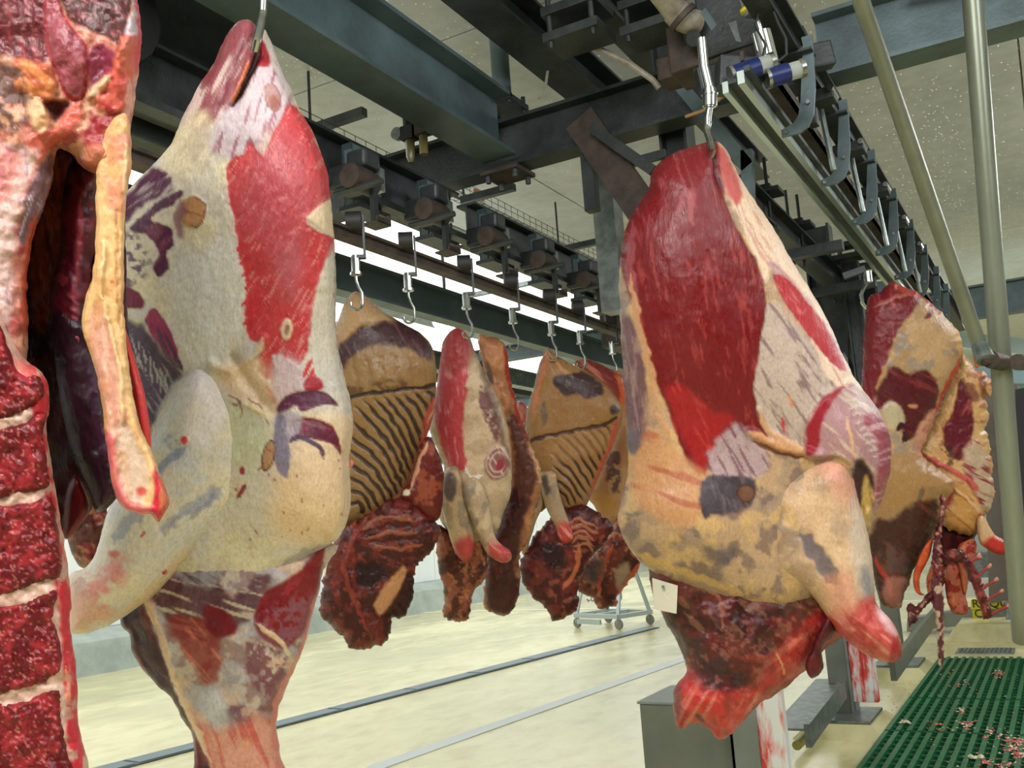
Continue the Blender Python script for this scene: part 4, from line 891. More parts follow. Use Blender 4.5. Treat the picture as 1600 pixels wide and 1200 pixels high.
outA = [(372, 33), (392, 32), (404, 46), (408, 56), (414, 46), (426, 72), (441, 112), (456, 142), (471, 176), (488, 206), (504, 245), (513, 277), (517, 320), (522, 372), (525, 430), (524, 500), (529, 548), (541, 600), (550, 640), (551, 677), (546, 712), (548, 757), (546, 800), (534, 833), (514, 853), (472, 880), (430, 902), (390, 925), (345, 930), (290, 920), (230, 880), (175, 800), (160, 700), (158, 560), (160, 420), (168, 340), (205, 292), (239, 257), (268, 224), (283, 186), (297, 160), (314, 127), (333, 100), (352, 57)]
shell('side', tA, outA, TA, .07, .10, 80, 2.6, CR, paintA, 3, 1.5, back=(150, 110, 90))
def legA(p):
    p.mottle((198, 204, 208), 60, .5, .2, .6); p.mottle((232, 216, 176), 40, .56, .2, .5)
    p.poly([(285, 590), (315, 570), (345, 610), (340, 680), (300, 690), (280, 640)], (232, 224, 220), 20, 10, 40, .9)
    p.line([(237, 745), (262, 722), (290, 698)], 6, (132, 146, 176), .8, -.004)
    p.line([(252, 825), (285, 800), (318, 782), (345, 760)], 9, (150, 156, 178), .65, -.006, warp=6); p.line([(290, 815), (316, 795), (338, 770)], 4, (128, 128, 152), .6, warp=5)
    p.line([(178, 848), (200, 815), (222, 790)], 10, (152, 160, 178), .7, -.004, warp=6); p.poly(ellipse(268, 690, 14, 12), (158, 168, 176), 6, 6, thr=(8, .5, .1))
    p.poly(ellipse(288, 688, 6, 7), (216, 58, 66), 1.5, 1, h=.005)
    p.poly([(120, 905), (165, 880), (205, 880), (190, 920), (160, 960), (135, 940)], (224, 120, 112), 14, 12, 26, .7, thr=(18, .45, .25)); p.poly(ellipse(178, 866, 9, 6), (206, 80, 70), 3, 3, op=.8)
    p.poly([(112, 985), (112, 915), (150, 950), (190, 960)], (222, 168, 146), 14, 8, op=.8); p.poly(ellipse(124, 915, 11, 15), (206, 170, 164), 2, 2, h=.004, op=.8)
    p.line([(190, 962), (250, 912), (310, 850), (350, 815)], 9, (226, 196, 150), .7, warp=4); p.line([(225, 830), (216, 842)], 2, (200, 70, 60)); p.line([(254, 897), (262, 890)], 3, (190, 50, 50))
    p.bump(300, 610, 40, 60, 20, .02); p.rough(.003, 30); p.rough(.0012, 8)
shell('foreleg', tA, [(313, 566), (298, 570), (283, 583), (263, 612), (246, 652), (232, 690), (205, 740), (172, 790), (150, 862), (132, 888), (110, 898), (104, 940), (108, 985), (128, 991), (158, 982), (184, 970), (238, 932), (262, 908), (302, 862), (346, 824), (385, 790), (402, 720), (392, 650), (360, 600), (335, 574)], TA - .045, .085, .05, 62, 2.6, CR, legA, 6, 1, tilt=(.3, 0))
def neckA(p):
    p.mottle((150, 120, 124), 22, .5, .12, .8); p.mottle((120, 60, 72), 16, .6, .08, .7, (1, 2), 30); p.mottle((190, 190, 196), 30, .55, .12, .6); p.mottle((230, 190, 160), 26, .6, .12, .6)
    p.poly([(255, 905), (330, 900), (365, 935), (400, 900), (430, 905), (405, 950), (372, 985), (330, 1000), (285, 990), (240, 940)], (92, 48, 62), 6, 9, 16, .9, streak=((200, 184, 160), 18, 7, -.05))
    p.poly([(262, 860), (340, 850), (350, 890), (330, 915), (290, 912)], (158, 154, 160), 8, 8, 12, .95, streak=((110, 96, 112), 30, 6, -.2))
    p.poly([(505, 852), (502, 900), (490, 955), (470, 992), (448, 1012), (415, 1002), (397, 975), (402, 948), (418, 922), (445, 905), (472, 888)], (128, 26, 36), 3, 4, 12, streak=((150, 44, 52), -60, 5, -.2))
    p.poly([(410, 960), (470, 930), (492, 930), (478, 980), (450, 1012), (415, 1002), (398, 980)], (140, 82, 96), 8, 8, 9, .9, thr=(8, .48, .1))
    p.poly([(260, 965), (320, 968), (345, 1000), (345, 1045), (325, 1070), (300, 1040), (275, 1000)], (150, 46, 44), 6, 8, 14, .85, streak=((214, 104, 80), 50, 8, -.15))
    p.poly([(318, 950), (352, 952), (372, 985), (350, 996), (330, 990)], (120, 24, 36), 4, 5)
    p.poly([(385, 1000), (420, 1010), (445, 1025), (440, 1060), (415, 1090), (395, 1070), (385, 1040)], (128, 70, 88), 5, 8, 10, .9, thr=(10, .46, .1)); p.poly([(350, 1105), (390, 1108), (410, 1150), (390, 1150)], (120, 84, 104), 6, 7, 10, .8, thr=(10, .45, .12))
    p.line([(400, 975), (440, 1005), (455, 1025)], 4, (232, 204, 160), .9, .004)
    p.poly([(310, 1085), (345, 1075), (350, 1130), (330, 1140)], (206, 212, 222), 12, 8, op=.85)
    p.poly([(290, 1110), (340, 1140), (430, 1120), (452, 1215), (320, 1215)], (228, 158, 132), 14, 12, 20, .85, thr=None, streak=((214, 96, 82), 70, 9, -.25))
    p.line([(496, 940), (484, 985), (470, 1030), (442, 1082), (430, 1128), (440, 1215)], 7, (224, 132, 116), .85, .004, taper=False)
    p.poly([(170, 960), (214, 930), (238, 975), (262, 1040), (285, 1100), (312, 1160), (338, 1230), (290, 1230), (285, 1125), (240, 1072), (200, 1020)], (58, 22, 44), 2, 3, 12, h=-.015, streak=((104, 30, 48), 65, 10, -.1))
    p.line([(222, 925), (250, 990), (272, 1060), (300, 1125), (330, 1190)], 5, (228, 196, 160), .9, .006)
    p.bump(370, 1000, 80, 120, 0, .02); p.rough(.005, 22); p.rough(.002, 7)
shell('neck', tA, [(240, 860), (510, 845), (506, 890), (498, 924), (486, 967), (474, 1013), (447, 1076), (432, 1122), (440, 1187), (452, 1240), (318, 1240), (303, 1155), (286, 1126), (266, 1088), (246, 1072), (224, 1046), (207, 1020), (203, 992), (188, 972), (200, 920)], TA + .03, .075, .06, 60, 2.6, (200, 184, 168), neckA, 8, 2.5)
shell('loose_membrane', tA, [(541, 722), (549, 718), (553, 724), (549, 730), (542, 728)], TA, .004, .004, 4, 1.2, (224, 130, 116), None, 9, .3)
hook_big('silver hook through the top of the large pale carcass', [(412, -60, 0), (412, -10, 0), (411, 20, 0), (406, 45, -.05), (401, 66, -.07), (398, 78, -.06)], .008, TA - .01)

# ------------------------------------------------------------ dark red large carcass (right of centre)
TB = 2.3
tB = carcass('large dark red beef side with tan shoulder, bloody shank and white tag, right of centre', 1112, 225, TB)
TAN = (186, 154, 118)
def paintB(p):
    p.mottle((150, 130, 112), 40, .5, .15, .7); p.mottle((110, 92, 88), 26, .6, .1, .7); p.mottle((214, 176, 112), 30, .6, .12, .6)
    p.poly([(1160, 500), (1200, 470), (1240, 500), (1285, 560), (1335, 600), (1280, 640), (1262, 712), (1215, 700), (1178, 650)], (186, 168, 154), 8, 10, 20, .95, streak=((138, 112, 112), 55, 6, -.12))
    p.poly([(1118, 232), (1142, 240), (1170, 290), (1212, 354), (1252, 425), (1292, 487), (1330, 567), (1345, 605), (1310, 610), (1270, 540), (1238, 450), (1205, 420), (1196, 440), (1182, 405), (1158, 350), (1136, 300)], (228, 200, 172), 4, 5, 14, streak=((206, 160, 140), 60, 7, -.3))
    p.poly([(1116, 224), (1134, 236), (1146, 262), (1158, 300), (1150, 322), (1136, 300), (1124, 262)], (192, 92, 88), 4, 4)
    p.poly([(1200, 410), (1216, 415), (1262, 465), (1298, 520), (1318, 560), (1300, 545), (1262, 495), (1225, 450)], (176, 140, 150), 4, 4, op=.8)
    p.poly([(1207, 430), (1232, 437), (1257, 467), (1294, 517), (1322, 580), (1298, 567), (1273, 537), (1248, 504), (1223, 467)], (172, 40, 46), 1.5, 3, 10, streak=((204, 92, 92), 55, 4, -.35), h=-.002)
    p.poly([(1118, 218), (1060, 225), (1010, 260), (1005, 300), (975, 345), (962, 392), (980, 450), (1003, 517), (1020, 588), (1045, 640), (1062, 695), (1078, 726), (1100, 738), (1140, 690), (1165, 672), (1205, 692), (1186, 655), (1178, 600), (1186, 554), (1195, 492), (1195, 450), (1182, 408), (1157, 367), (1134, 313), (1125, 263)], (112, 22, 26), 2, 3, 14, streak=((146, 52, 50), 80, 5, -.32), h=.002)
    p.poly([(1010, 260), (1060, 225), (1110, 224), (1120, 300), (1060, 330), (1000, 380), (975, 380), (985, 330)], (112, 22, 30), 16, 14, 30, .7, streak=((150, 66, 72), 70, 6, -.25))
    p.line([(1085, 290), (1078, 320), (1082, 350)], 5, (168, 86, 88), .5, warp=4); p.line([(1066, 300), (1060, 330)], 4, (160, 80, 84), .5, warp=4); p.line([(990, 350), (984, 420), (996, 470)], 6, (156, 84, 92), .6, warp=5)
    p.line([(1112, 235), (1118, 262), (1128, 300)], 4, (70, 10, 16), .9, -.008)
    p.line([(1150, 300), (1190, 390), (1240, 440)], 2, (170, 110, 100), .5, warp=4)
    p.poly([(1070, 690), (1040, 620), (1060, 600), (1110, 640), (1150, 650), (1120, 690), (1095, 745)], (160, 30, 32), 8, 6, 14, .8, streak=((190, 60, 56), 60, 6, -.2))
    p.poly([(1112, 700), (1146, 662), (1172, 680), (1202, 712), (1196, 738), (1150, 760), (1108, 735)], (176, 152, 154), 5, 6, 12, .95, streak=((128, 92, 100), 60, 5, -.2))
    p.poly([(972, 500), (994, 517), (1011, 596), (1013, 660), (1000, 708), (984, 700), (973, 640)], (98, 62, 74), 4, 5, 12, .9, streak=((140, 112, 110), 82, 6, -.2))
    p.line([(985, 430), (996, 500), (1014, 570), (1028, 640), (1050, 690)], 6, (196, 148, 104), .9, .003, warp=3)
    p.poly([(1009, 668), (1055, 700), (1085, 730), (1102, 742), (1100, 806), (1055, 822), (995, 790), (984, 735)], (194, 142, 96), 8, 8, 26, .9, streak=((176, 100, 66), 20, 12, -.2))
    p.poly([(1096, 752), (1140, 742), (1180, 752), (1174, 788), (1152, 800), (1112, 806), (1098, 808)], (72, 62, 68), 3, 4, 10, streak=((100, 86, 90), 70, 6, -.2))
    p.poly(ellipse(1166, 771, 15, 15), (74, 46, 42), 1, 1); p.poly(ellipse(1166, 771, 12, 12), (112, 78, 60), 2, 1)
    p.poly(ellipse(990, 690, 12, 22, 0), (96, 84, 92), 4, 5, op=.9); p.poly(ellipse(1018, 640, 12, 30), (190, 150, 120), 8, 8, op=.6)
    p.line([(1172, 676), (1205, 692), (1245, 706), (1282, 712)], 7, (206, 150, 106), .95, .012, warp=2); p.line([(1186, 640), (1200, 672), (1230, 690), (1268, 706)], 5, (204, 158, 114), .9, .008, warp=2)
    p.line([(1180, 690), (1215, 706), (1262, 716)], 3, (120, 60, 50), .8, -.008)
    p.poly([(1258, 715), (1262, 655), (1288, 620), (1330, 600), (1372, 640), (1395, 690), (1392, 750), (1372, 800), (1350, 830), (1338, 770), (1328, 725), (1300, 712)], (172, 130, 132), 3, 4, 12, streak=((196, 172, 156), 40, 7, -.1), h=.012)
    p.poly([(1260, 712), (1262, 662), (1288, 622), (1320, 604), (1300, 632), (1282, 662), (1278, 700)], (150, 30, 44), 3, 3)
    for k in range(9): p.line([(1322 + k * 5, 628 + k * 11), (1338 + k * 5, 624 + k * 11), (1362 + k * 4, 640 + k * 11)], 1.8, (210, 190, 182), .8, .002, warp=2)
    p.poly([(1345, 655), (1372, 645), (1394, 690), (1392, 750), (1378, 790), (1366, 770), (1372, 700)], (150, 44, 70), 5, 5, op=.85, streak=((206, 150, 160), -15, 5, -.2))
    p.poly([(1330, 735), (1350, 720), (1366, 760), (1352, 800), (1340, 780)], (62, 28, 40), 4, 4, h=-.02); p.poly([(1352, 742), (1362, 760), (1364, 800), (1356, 828), (1346, 795)], (196, 164, 92), 3, 3, streak=((150, 110, 60), 75, 5, -.2))
    p.line([(1325, 650), (1330, 690), (1336, 720)], 3, (212, 168, 130), .9, .004)
    p.poly([(1100, 850), (1150, 860), (1130, 880), (1100, 872)], (92, 82, 90), 8, 8, 14, .8); p.line([(990, 862), (1040, 885), (1100, 905), (1160, 930)], 6, (204, 166, 92), .7, warp=4)
    p.line([(1232, 617), (1236, 640)], 2, (222, 130, 90)); p.line([(1222, 650), (1224, 676)], 2, (190, 60, 50))
    p.bump(1090, 470, 90, 190, -6, .06); p.bump(1090, 810, 90, 70, 20, .05); p.bump(1330, 690, 45, 70, -15, .03); p.bump(1240, 600, 60, 110, -25, .02)
    p.rough(.004, 60); p.rough(.0015, 7, (1, 3), -8)
shell('side', tB, [(1098, 224), (1119, 221), (1136, 237), (1161, 287), (1207, 354), (1248, 425), (1286, 487), (1323, 567), (1342, 600), (1374, 642), (1392, 687), (1392, 720), (1388, 752), (1372, 795), (1356, 830), (1330, 870), (1290, 930), (1255, 950), (1200, 958), (1130, 945), (1070, 922), (1010, 886), (988, 864), (971, 834), (965, 805), (974, 770), (982, 735), (979, 690), (977, 640), (973, 570), (969, 500), (967, 440), (971, 390), (980, 348), (996, 322), (1013, 298), (1017, 272), (1030, 254), (1052, 240), (1075, 231)], TB, .085, .12, 80, 2.6, TAN, paintB, 21, 1.8, back=(140, 60, 50))
def legB(p):
    p.mottle((170, 146, 120), 40, .5, .15, .6); p.mottle((224, 190, 150), 30, .55, .15, .6)
    p.poly([(1275, 708), (1320, 708), (1345, 760), (1330, 790), (1290, 750)], (224, 160, 138), 16, 12, 26, .8); p.poly([(1335, 770), (1362, 850), (1368, 930), (1345, 930), (1330, 850)], (206, 190, 172), 10, 8, op=.8)
    p.line([(1252, 836), (1275, 862), (1292, 892), (1308, 915)], 12, (98, 92, 104), .85, -.008, warp=5); p.poly(ellipse(1354, 912, 9, 26, -10), (128, 130, 140), 7, 5, op=.8)
    p.line([(1212, 792), (1240, 820), (1212, 860)], 9, (204, 164, 100), .6, warp=5); p.line([(1235, 750), (1255, 742)], 4, (120, 110, 110), .6)
    p.poly([(1190, 770), (1230, 780), (1250, 850), (1215, 870), (1190, 840)], (120, 108, 104), 16, 12, 20, .6, thr=(22, .48, .2))
    p.poly([(1330, 945), (1372, 935), (1392, 965), (1410, 995), (1412, 1040), (1350, 1030), (1300, 1000), (1290, 960)], (196, 70, 68), 9, 10, 18, .92, streak=((222, 136, 124), 40, 9, -.1)); p.poly([(1330, 950), (1372, 940), (1412, 1000), (1412, 1040), (1320, 1010)], (160, 36, 40), 8, 8, 12, .6, thr=(14, .52, .12)); p.poly([(1370, 940), (1392, 966), (1402, 990), (1386, 984), (1372, 962)], (228, 178, 176), 5, 5)
    p.poly([(1392, 1010), (1410, 1000), (1412, 1038), (1390, 1036)], (160, 30, 34), 4, 4)
    p.poly([(1290, 905), (1330, 900), (1340, 950), (1305, 960)], (216, 150, 124), 12, 8, op=.7)
    p.bump(1310, 740, 30, 40, 0, .012); p.rough(.004, 26); p.rough(.0012, 8)
shell('foreleg', tB, [(1280, 712), (1308, 712), (1325, 722), (1334, 744), (1341, 780), (1357, 838), (1366, 905), (1370, 943), (1390, 966), (1405, 992), (1409, 1024), (1390, 1035), (1352, 1022), (1315, 994), (1292, 962), (1262, 925), (1215, 905), (1185, 860), (1188, 795), (1225, 740)], TB - .05, .085, .05, 60, 2.6, (208, 172, 136), legB, 23, 1.2, tilt=(-.25, 0))
def neckB(p):
    p.mottle((46, 20, 20), 46, .48, .14, .9); p.mottle((128, 86, 62), 12, .62, .07, .6, (1, 3.2), -50); p.mottle((100, 58, 64), 14, .62, .08, .5, (1, 2), 20)
    p.line([(1095, 905), (1130, 945), (1125, 985)], 3, (150, 100, 70), .8, warp=5); p.line([(1110, 1000), (1180, 1030), (1260, 990), (1290, 950)], 5, (150, 70, 52), .7, warp=6)
    p.poly([(1215, 1020), (1270, 960), (1300, 945), (1325, 985), (1290, 1015), (1225, 1078), (1180, 1105), (1160, 1090)], (178, 48, 44), 8, 9, 18, .9, streak=((206, 104, 84), -40, 9, -.15))
    p.poly([(1058, 1045), (1080, 1040), (1110, 1075), (1150, 1075), (1190, 1085), (1160, 1135), (1128, 1160), (1095, 1135), (1060, 1140), (1050, 1090)], (196, 52, 50), 6, 8, 16, .95, streak=((222, 120, 104), -60, 8, -.2))
    p.line([(1085, 1118), (1102, 1126)], 5, (50, 8, 10), .95, -.01); p.poly(ellipse(1056, 1095, 7, 30), (130, 40, 46), 4, 4)
    p.poly([(1070, 1000), (1120, 1000), (1160, 1040), (1150, 1075), (1105, 1080), (1080, 1040)], (54, 34, 36), 12, 12, 20, .85)
    p.poly([(1200, 920), (1260, 900), (1270, 950), (1230, 965)], (78, 52, 44), 12, 10, 20, .8, thr=(12, .45, .15))
    p.poly([(1050, 900), (1330, 900), (1330, 1170), (1045, 1170)], (110, 26, 26), 6, 6, 10, .5, thr=(18, .56, .12)); p.poly([(1050, 1030), (1330, 940), (1330, 1170), (1045, 1170)], (214, 130, 112), 6, 6, 10, .22, thr=(8, .62, .1))
    p.line([(1213, 1020), (1222, 1040), (1228, 1058)], 1.3, (216, 160, 100), .9, warp=1)
    p.bump(1150, 1000, 70, 60, 0, .03); p.bump(1105, 1100, 40, 30, 0, .02); p.rough(.008, 24); p.rough(.003, 8)
shell('neck', tB, [(1000, 850), (1150, 860), (1290, 880), (1305, 930), (1310, 965), (1322, 990), (1290, 1012), (1262, 1044), (1225, 1077), (1188, 1099), (1158, 1130), (1128, 1157), (1112, 1143), (1088, 1131), (1060, 1138), (1052, 1108), (1055, 1072), (1072, 1048), (1063, 1016), (1039, 970), (1019, 925), (1012, 888)], TB + .04, .085, .07, 55, 2.6, (96, 44, 38), neckB, 25, 3.5)
shell('meat_strip', tB, [(1295, 960), (1306, 985), (1284, 1012), (1286, 1045), (1268, 1060), (1258, 1040), (1270, 1010), (1280, 985)], TB - .04, .02, .02, 10, 2, (92, 26, 32), lambda p: p.mottle((50, 12, 18), 10, .5), 27, 1.5)
# white tag
mb = MB().plate([P(1019, 903, TB - .01), P(1059, 915, TB - .05), P(1057, 959, TB - .05), P(1022, 952, TB - .01)], ray(1040, 930), .002)
mb.build('tag', mat('pale_card_tag', (205, 200, 182), .6), tB)
MB().tube([P(1036, 917, TB - .036), P(1036, 917, TB - .04)], .004, 8).build('tag_eyelet', mat('green_eyelet', (70, 120, 90), .5), tB)
tt = hook_big('silver hook rod in the top of the large dark red carcass', [(1108, 190, 0), (1106, 196, 0), (1104, 205, -.01), (1110, 222, -.04), (1113, 236, -.08), (1110, 246, -.06)], .008, TB - .01)
MB().tube([P(1108, 138, TB - .01), P(1109, 150, TB - .01), P(1109, 166, TB - .01)], [.016, .018, .018], 14).tube([P(1109, 146, TB - .01), P(1109, 149, TB - .01)], .02, 14).tube([P(1109, 162, TB - .01), P(1109, 168, TB - .01)], .014, 14).build('sleeve', S_INOX, tt, smooth=True)
MB().tube([P(1109, 165, TB - .01), P(1106, 185, TB - .01), P(1106, 196, TB - .01)], .0085, 12).tube([P(1108, 138, TB - .01), P(1100, 105, TB - .0), P(1096, 60, TB)], .012, 10).build('rod', S_INOX, tt, smooth=True)
# ------------------------------------------------------------ nearest half carcass at the left edge
T0 = 1.22
t0_ = carcass('nearest beef half at the left edge, cut open with sawn backbone and hanging fat flap', 100, -40, T0)
def cavP(p):
    p.poly([(55, 300), (90, 240), (110, 280), (98, 400), (84, 470), (66, 520), (50, 480)], (176, 74, 30), 8, 8, 24, .9, streak=((120, 40, 24), 80, 8, -.1))
    p.mottle((30, 10, 14), 50, .5, .2, .6); p.rough(.008, 40)
shell('body_cavity', t0_, [(-70, -60), (190, -60), (200, 160), (196, 330), (200, 520), (205, 620), (160, 760), (134, 810), (118, 832), (60, 840), (-70, 840)], T0 + .2, .03, .05, 60, 3.6, (58, 18, 22), cavP, 41, 2)
shell('body_lining', t0_, [(100, 780), (118, 740), (136, 772), (139, 800), (116, 832), (100, 840)], T0 + .12, .02, .02, 14, 2.5, (120, 28, 34), lambda p: p.mottle((60, 14, 20), 20, .5), 42, 1)
def diaP(p):
    p.mottle((60, 14, 26), 30, .5, .15, .8); p.line([(128, 300), (122, 400), (118, 480), (124, 560)], 5, (150, 60, 76), .6, .004, warp=4)
    for k in range(6): p.line([(112, 470 + 14 * k), (126, 476 + 14 * k)], 3, (150, 70, 84), .6, .003)
    p.rough(.006, 22); p.mottle((140, 50, 60), 14, .62, .08, .6)
shell('diaphragm', t0_, [(112, 250), (152, 262), (152, 360), (140, 440), (138, 520), (150, 580), (136, 600), (112, 560), (84, 500), (78, 450), (92, 400), (96, 320)], T0 + .12, .05, .04, 34, 3, (96, 24, 36), diaP, 43, 2)
def liP(p): p.mottle((24, 8, 18), 40, .5, .2, .8); p.line([(140, 560), (150, 640), (165, 720)], 6, (70, 34, 60), .7); p.rough(.004, 30)
shell('inner_skin', t0_, [(84, 480), (140, 500), (150, 560), (165, 650), (185, 760), (172, 790), (150, 800), (140, 770), (110, 700), (90, 600)], T0 + .1, .03, .03, 30, 3, (46, 18, 30), liP, 44, 2)
def topP(p):
    p.mottle((226, 176, 140), 22, .5, .1, .7); p.mottle((150, 40, 48), 24, .6, .1, .7)
    p.poly([(-70, -70), (66, -70), (74, 40), (78, 90), (40, 104), (10, 88), (-70, 100)], (92, 26, 40), 6, 8, 18, .95, streak=((140, 50, 60), 80, 10, -.1))
    p.poly([(90, -70), (200, -70), (205, 10), (192, 70), (170, 60), (130, 42), (104, 24)], (62, 28, 32), 4, 6, 16, .95, streak=((110, 50, 60), 20, 9, -.2), h=-.008)
    p.poly([(180, -60), (225, -60), (220, 60), (205, 60), (196, 80), (188, 84), (200, 40), (206, 0)], (206, 198, 206), 4, 4, 12, .9)
    p.poly([(68, -20), (88, -10), (104, 30), (130, 62), (138, 80), (136, 140), (124, 160), (104, 152), (84, 110), (72, 60), (68, 10)], (168, 40, 52), 2, 2)
    p.poly([(71, -18), (87, -8), (102, 32), (128, 64), (134, 82), (132, 138), (122, 154), (105, 147), (87, 108), (75, 58), (71, 12)], (146, 70, 80), 2, 3, 10, .95, h=.006); p.mottle((196, 120, 124), 5, .66, .06, .5)
    p.poly([(138, 78), (160, 70), (185, 88), (176, 110), (160, 130), (142, 160), (138, 120)], (136, 52, 74), 4, 6)
    p.poly([(22, 96), (60, 98), (82, 112), (88, 140), (76, 160), (64, 152), (44, 146), (26, 132)], (218, 136, 82), 6, 6, h=.01, streak=((184, 92, 60), 40, 8, -.1))
    p.poly([(40, 150), (64, 155), (76, 180), (72, 210), (60, 210), (46, 190)], (224, 176, 134), 4, 5, h=.01); p.poly([(70, 165), (100, 155), (110, 165), (86, 190)], (84, 24, 26), 5, 6, h=-.01)
    p.poly([(-70, 100), (20, 100), (46, 150), (42, 200), (10, 205), (-70, 200)], (96, 70, 66), 8, 10, 14, .9, thr=(14, .42, .15))
    p.poly([(46, 212), (80, 200), (110, 170), (130, 160), (124, 190), (90, 226), (70, 250), (50, 250)], (206, 96, 82), 5, 7, 14, .9, h=.008)
    p.poly([(186, 70), (205, 52), (222, 60), (218, 110), (206, 130), (190, 150), (176, 120)], (214, 104, 78), 5, 6, 12, .9, h=.01)
    p.poly([(160, 130), (185, 100), (205, 130), (196, 170), (172, 175), (150, 165)], (216, 96, 84), 5, 7, 12, .9, h=.008); p.line([(205, 125), (198, 180), (194, 230)], 6, (240, 180, 160), .8, .006)
    p.line([(140, 150), (158, 132), (170, 118)], 6, (232, 200, 160), .8, .008); p.line([(214, -10), (219, 55), (213, 110)], 5, (216, 66, 84), .8)
    p.poly([(150, 160), (185, 180), (186, 260), (168, 270), (140, 262), (128, 240), (135, 200)], (150, 34, 44), 6, 8, 14, .85, thr=(16, .4, .2)); p.poly([(132, 232), (160, 228), (170, 258), (150, 272), (134, 262)], (206, 124, 98), 5, 6, h=.01)
    p.poly([(-70, 240), (30, 230), (60, 232), (50, 270), (28, 330), (20, 420), (12, 520), (-70, 560)], (206, 176, 168), 8, 8, 18, .9, streak=((150, 120, 140), 80, 8, -.1))
    p.poly([(62, 262), (84, 240), (66, 330), (40, 380), (30, 380), (34, 320)], (104, 84, 100), 4, 6, 12, .85, streak=((180, 176, 190), -70, 5, -.2))
    p.line([(60, 330), (46, 380), (38, 450), (40, 540)], 5, (206, 88, 50), .9, .004)
    p.poly([(-20, 240), (24, 235), (30, 280), (0, 320), (-30, 300)], (224, 120, 110), 10, 8, op=.6)
    p.bump(110, 80, 40, 60, 0, .02); p.bump(190, 60, 20, 60, 0, .02)
    p.rough(.009, 30); p.rough(.0025, 12)
shell('cut_flesh', t0_, [(-70, -70), (216, -70), (216, 0), (222, 58), (217, 110), (207, 180), (198, 262), (186, 286), (160, 276), (128, 262), (110, 240), (88, 236), (82, 280), (66, 330), (50, 380), (42, 460), (44, 560), (20, 570), (-70, 570)], T0 + .04, .06, .1, 40, 2.8, (206, 130, 112), topP, 45, 3)
def flapP(p):
    p.poly([(150, 470), (175, 520), (192, 600), (205, 680), (215, 760), (195, 790), (175, 740), (165, 660), (150, 580), (140, 510)], (214, 152, 132), 5, 5, 14, .9, streak=((232, 180, 160), 78, 6, -.1))
    p.line([(190, 660), (192, 620), (184, 560), (170, 500), (158, 450), (162, 380)], 3, (240, 206, 150), .9, .006, warp=3, taper=False)
    p.poly([(186, 660), (210, 680), (232, 740), (225, 780), (205, 786), (190, 740)], (216, 190, 168), 6, 5, 12, .9, h=-.004)
    p.poly([(160, 660), (178, 690), (182, 740), (200, 780), (235, 792), (225, 808), (195, 800), (174, 760), (166, 710)], (222, 100, 110), 4, 5, 12, .9, h=.004)
    p.poly([(242, 730), (268, 778), (262, 800), (250, 820), (234, 806), (240, 776)], (200, 44, 62), 3, 3, h=.004); p.poly(ellipse(221, 768, 8, 7), (210, 90, 80), 3, 3)
    p.poly([(170, 200), (200, 190), (205, 270), (190, 330), (175, 330), (165, 260)], (214, 120, 110), 10, 12, 20, .7, thr=(20, .45, .2))
    p.line([(197, 230), (196, 400), (200, 520), (212, 640)], 3, (246, 214, 156), .7, .002, taper=False); p.line([(182, 330), (184, 440), (190, 520)], 2, (206, 150, 96), .8, -.003)
    p.poly(ellipse(175, 440, 4, 3), (206, 60, 50), 1, 1); p.mottle((206, 150, 92), 20, .6, .12, .5, (1, 3)); p.rough(.002, 14)
shell('fat_flap', t0_, [(170, 190), (198, 178), (206, 250), (196, 330), (194, 430), (195, 510), (204, 590), (217, 660), (240, 712), (258, 762), (264, 785), (256, 802), (247, 816), (236, 803), (220, 804), (196, 796), (180, 772), (168, 712), (160, 640), (148, 575), (130, 520), (130, 480), (142, 440), (148, 400), (150, 340), (150, 270), (158, 220)], T0 - .01, .018, .018, 12, 2.4, (230, 186, 128), flapP, 46, 2)
shell('red_membrane', t0_, [(190, 500), (206, 545), (226, 615), (236, 680), (234, 712), (216, 690), (204, 620), (194, 560)], T0 + .03, .02, .02, 14, 2.4, (210, 62, 60), None, 47, 1)
def bbP(p):
    p.poly([(20, 510), (45, 560), (72, 590), (78, 640), (70, 660), (84, 760), (100, 850), (112, 940), (120, 1060), (126, 1215), (108, 1215), (100, 1080), (92, 960), (80, 860), (62, 700), (40, 600)], (206, 50, 62), 4, 4, 14, streak=((226, 120, 110), 84, 5, -.3))
    p.mottle((200, 170, 150), 20, .62, .1, .8); p.line([(118, 1030), (124, 1100), (126, 1215)], 5, (210, 44, 66), .9); p.line([(104, 1040), (108, 1100)], 3, (236, 160, 130), .9)
    p.poly([(-10, 560), (40, 570), (60, 600), (20, 640), (-20, 660)], (216, 120, 110), 10, 10, 16, .8); p.rough(.006, 14)
shell('spinal_canal', t0_, [(-70, 470), (-5, 490), (14, 520), (40, 562), (72, 590), (77, 640), (72, 668), (86, 760), (101, 850), (112, 940), (108, 965), (120, 1050), (122, 1130), (127, 1230), (-70, 1230)], T0 - .01, .05, .08, 40, 2.8, (214, 180, 160), bbP, 48, 2)
def vertP(p):
    p.mottle((156, 40, 48), 12, .48, .12, .9); p.mottle((90, 12, 22), 30, .56, .12, .8); p.mottle((214, 130, 120), 4, .7, .05, .6); p.rough(.004, 6); p.rough(.005, 22)
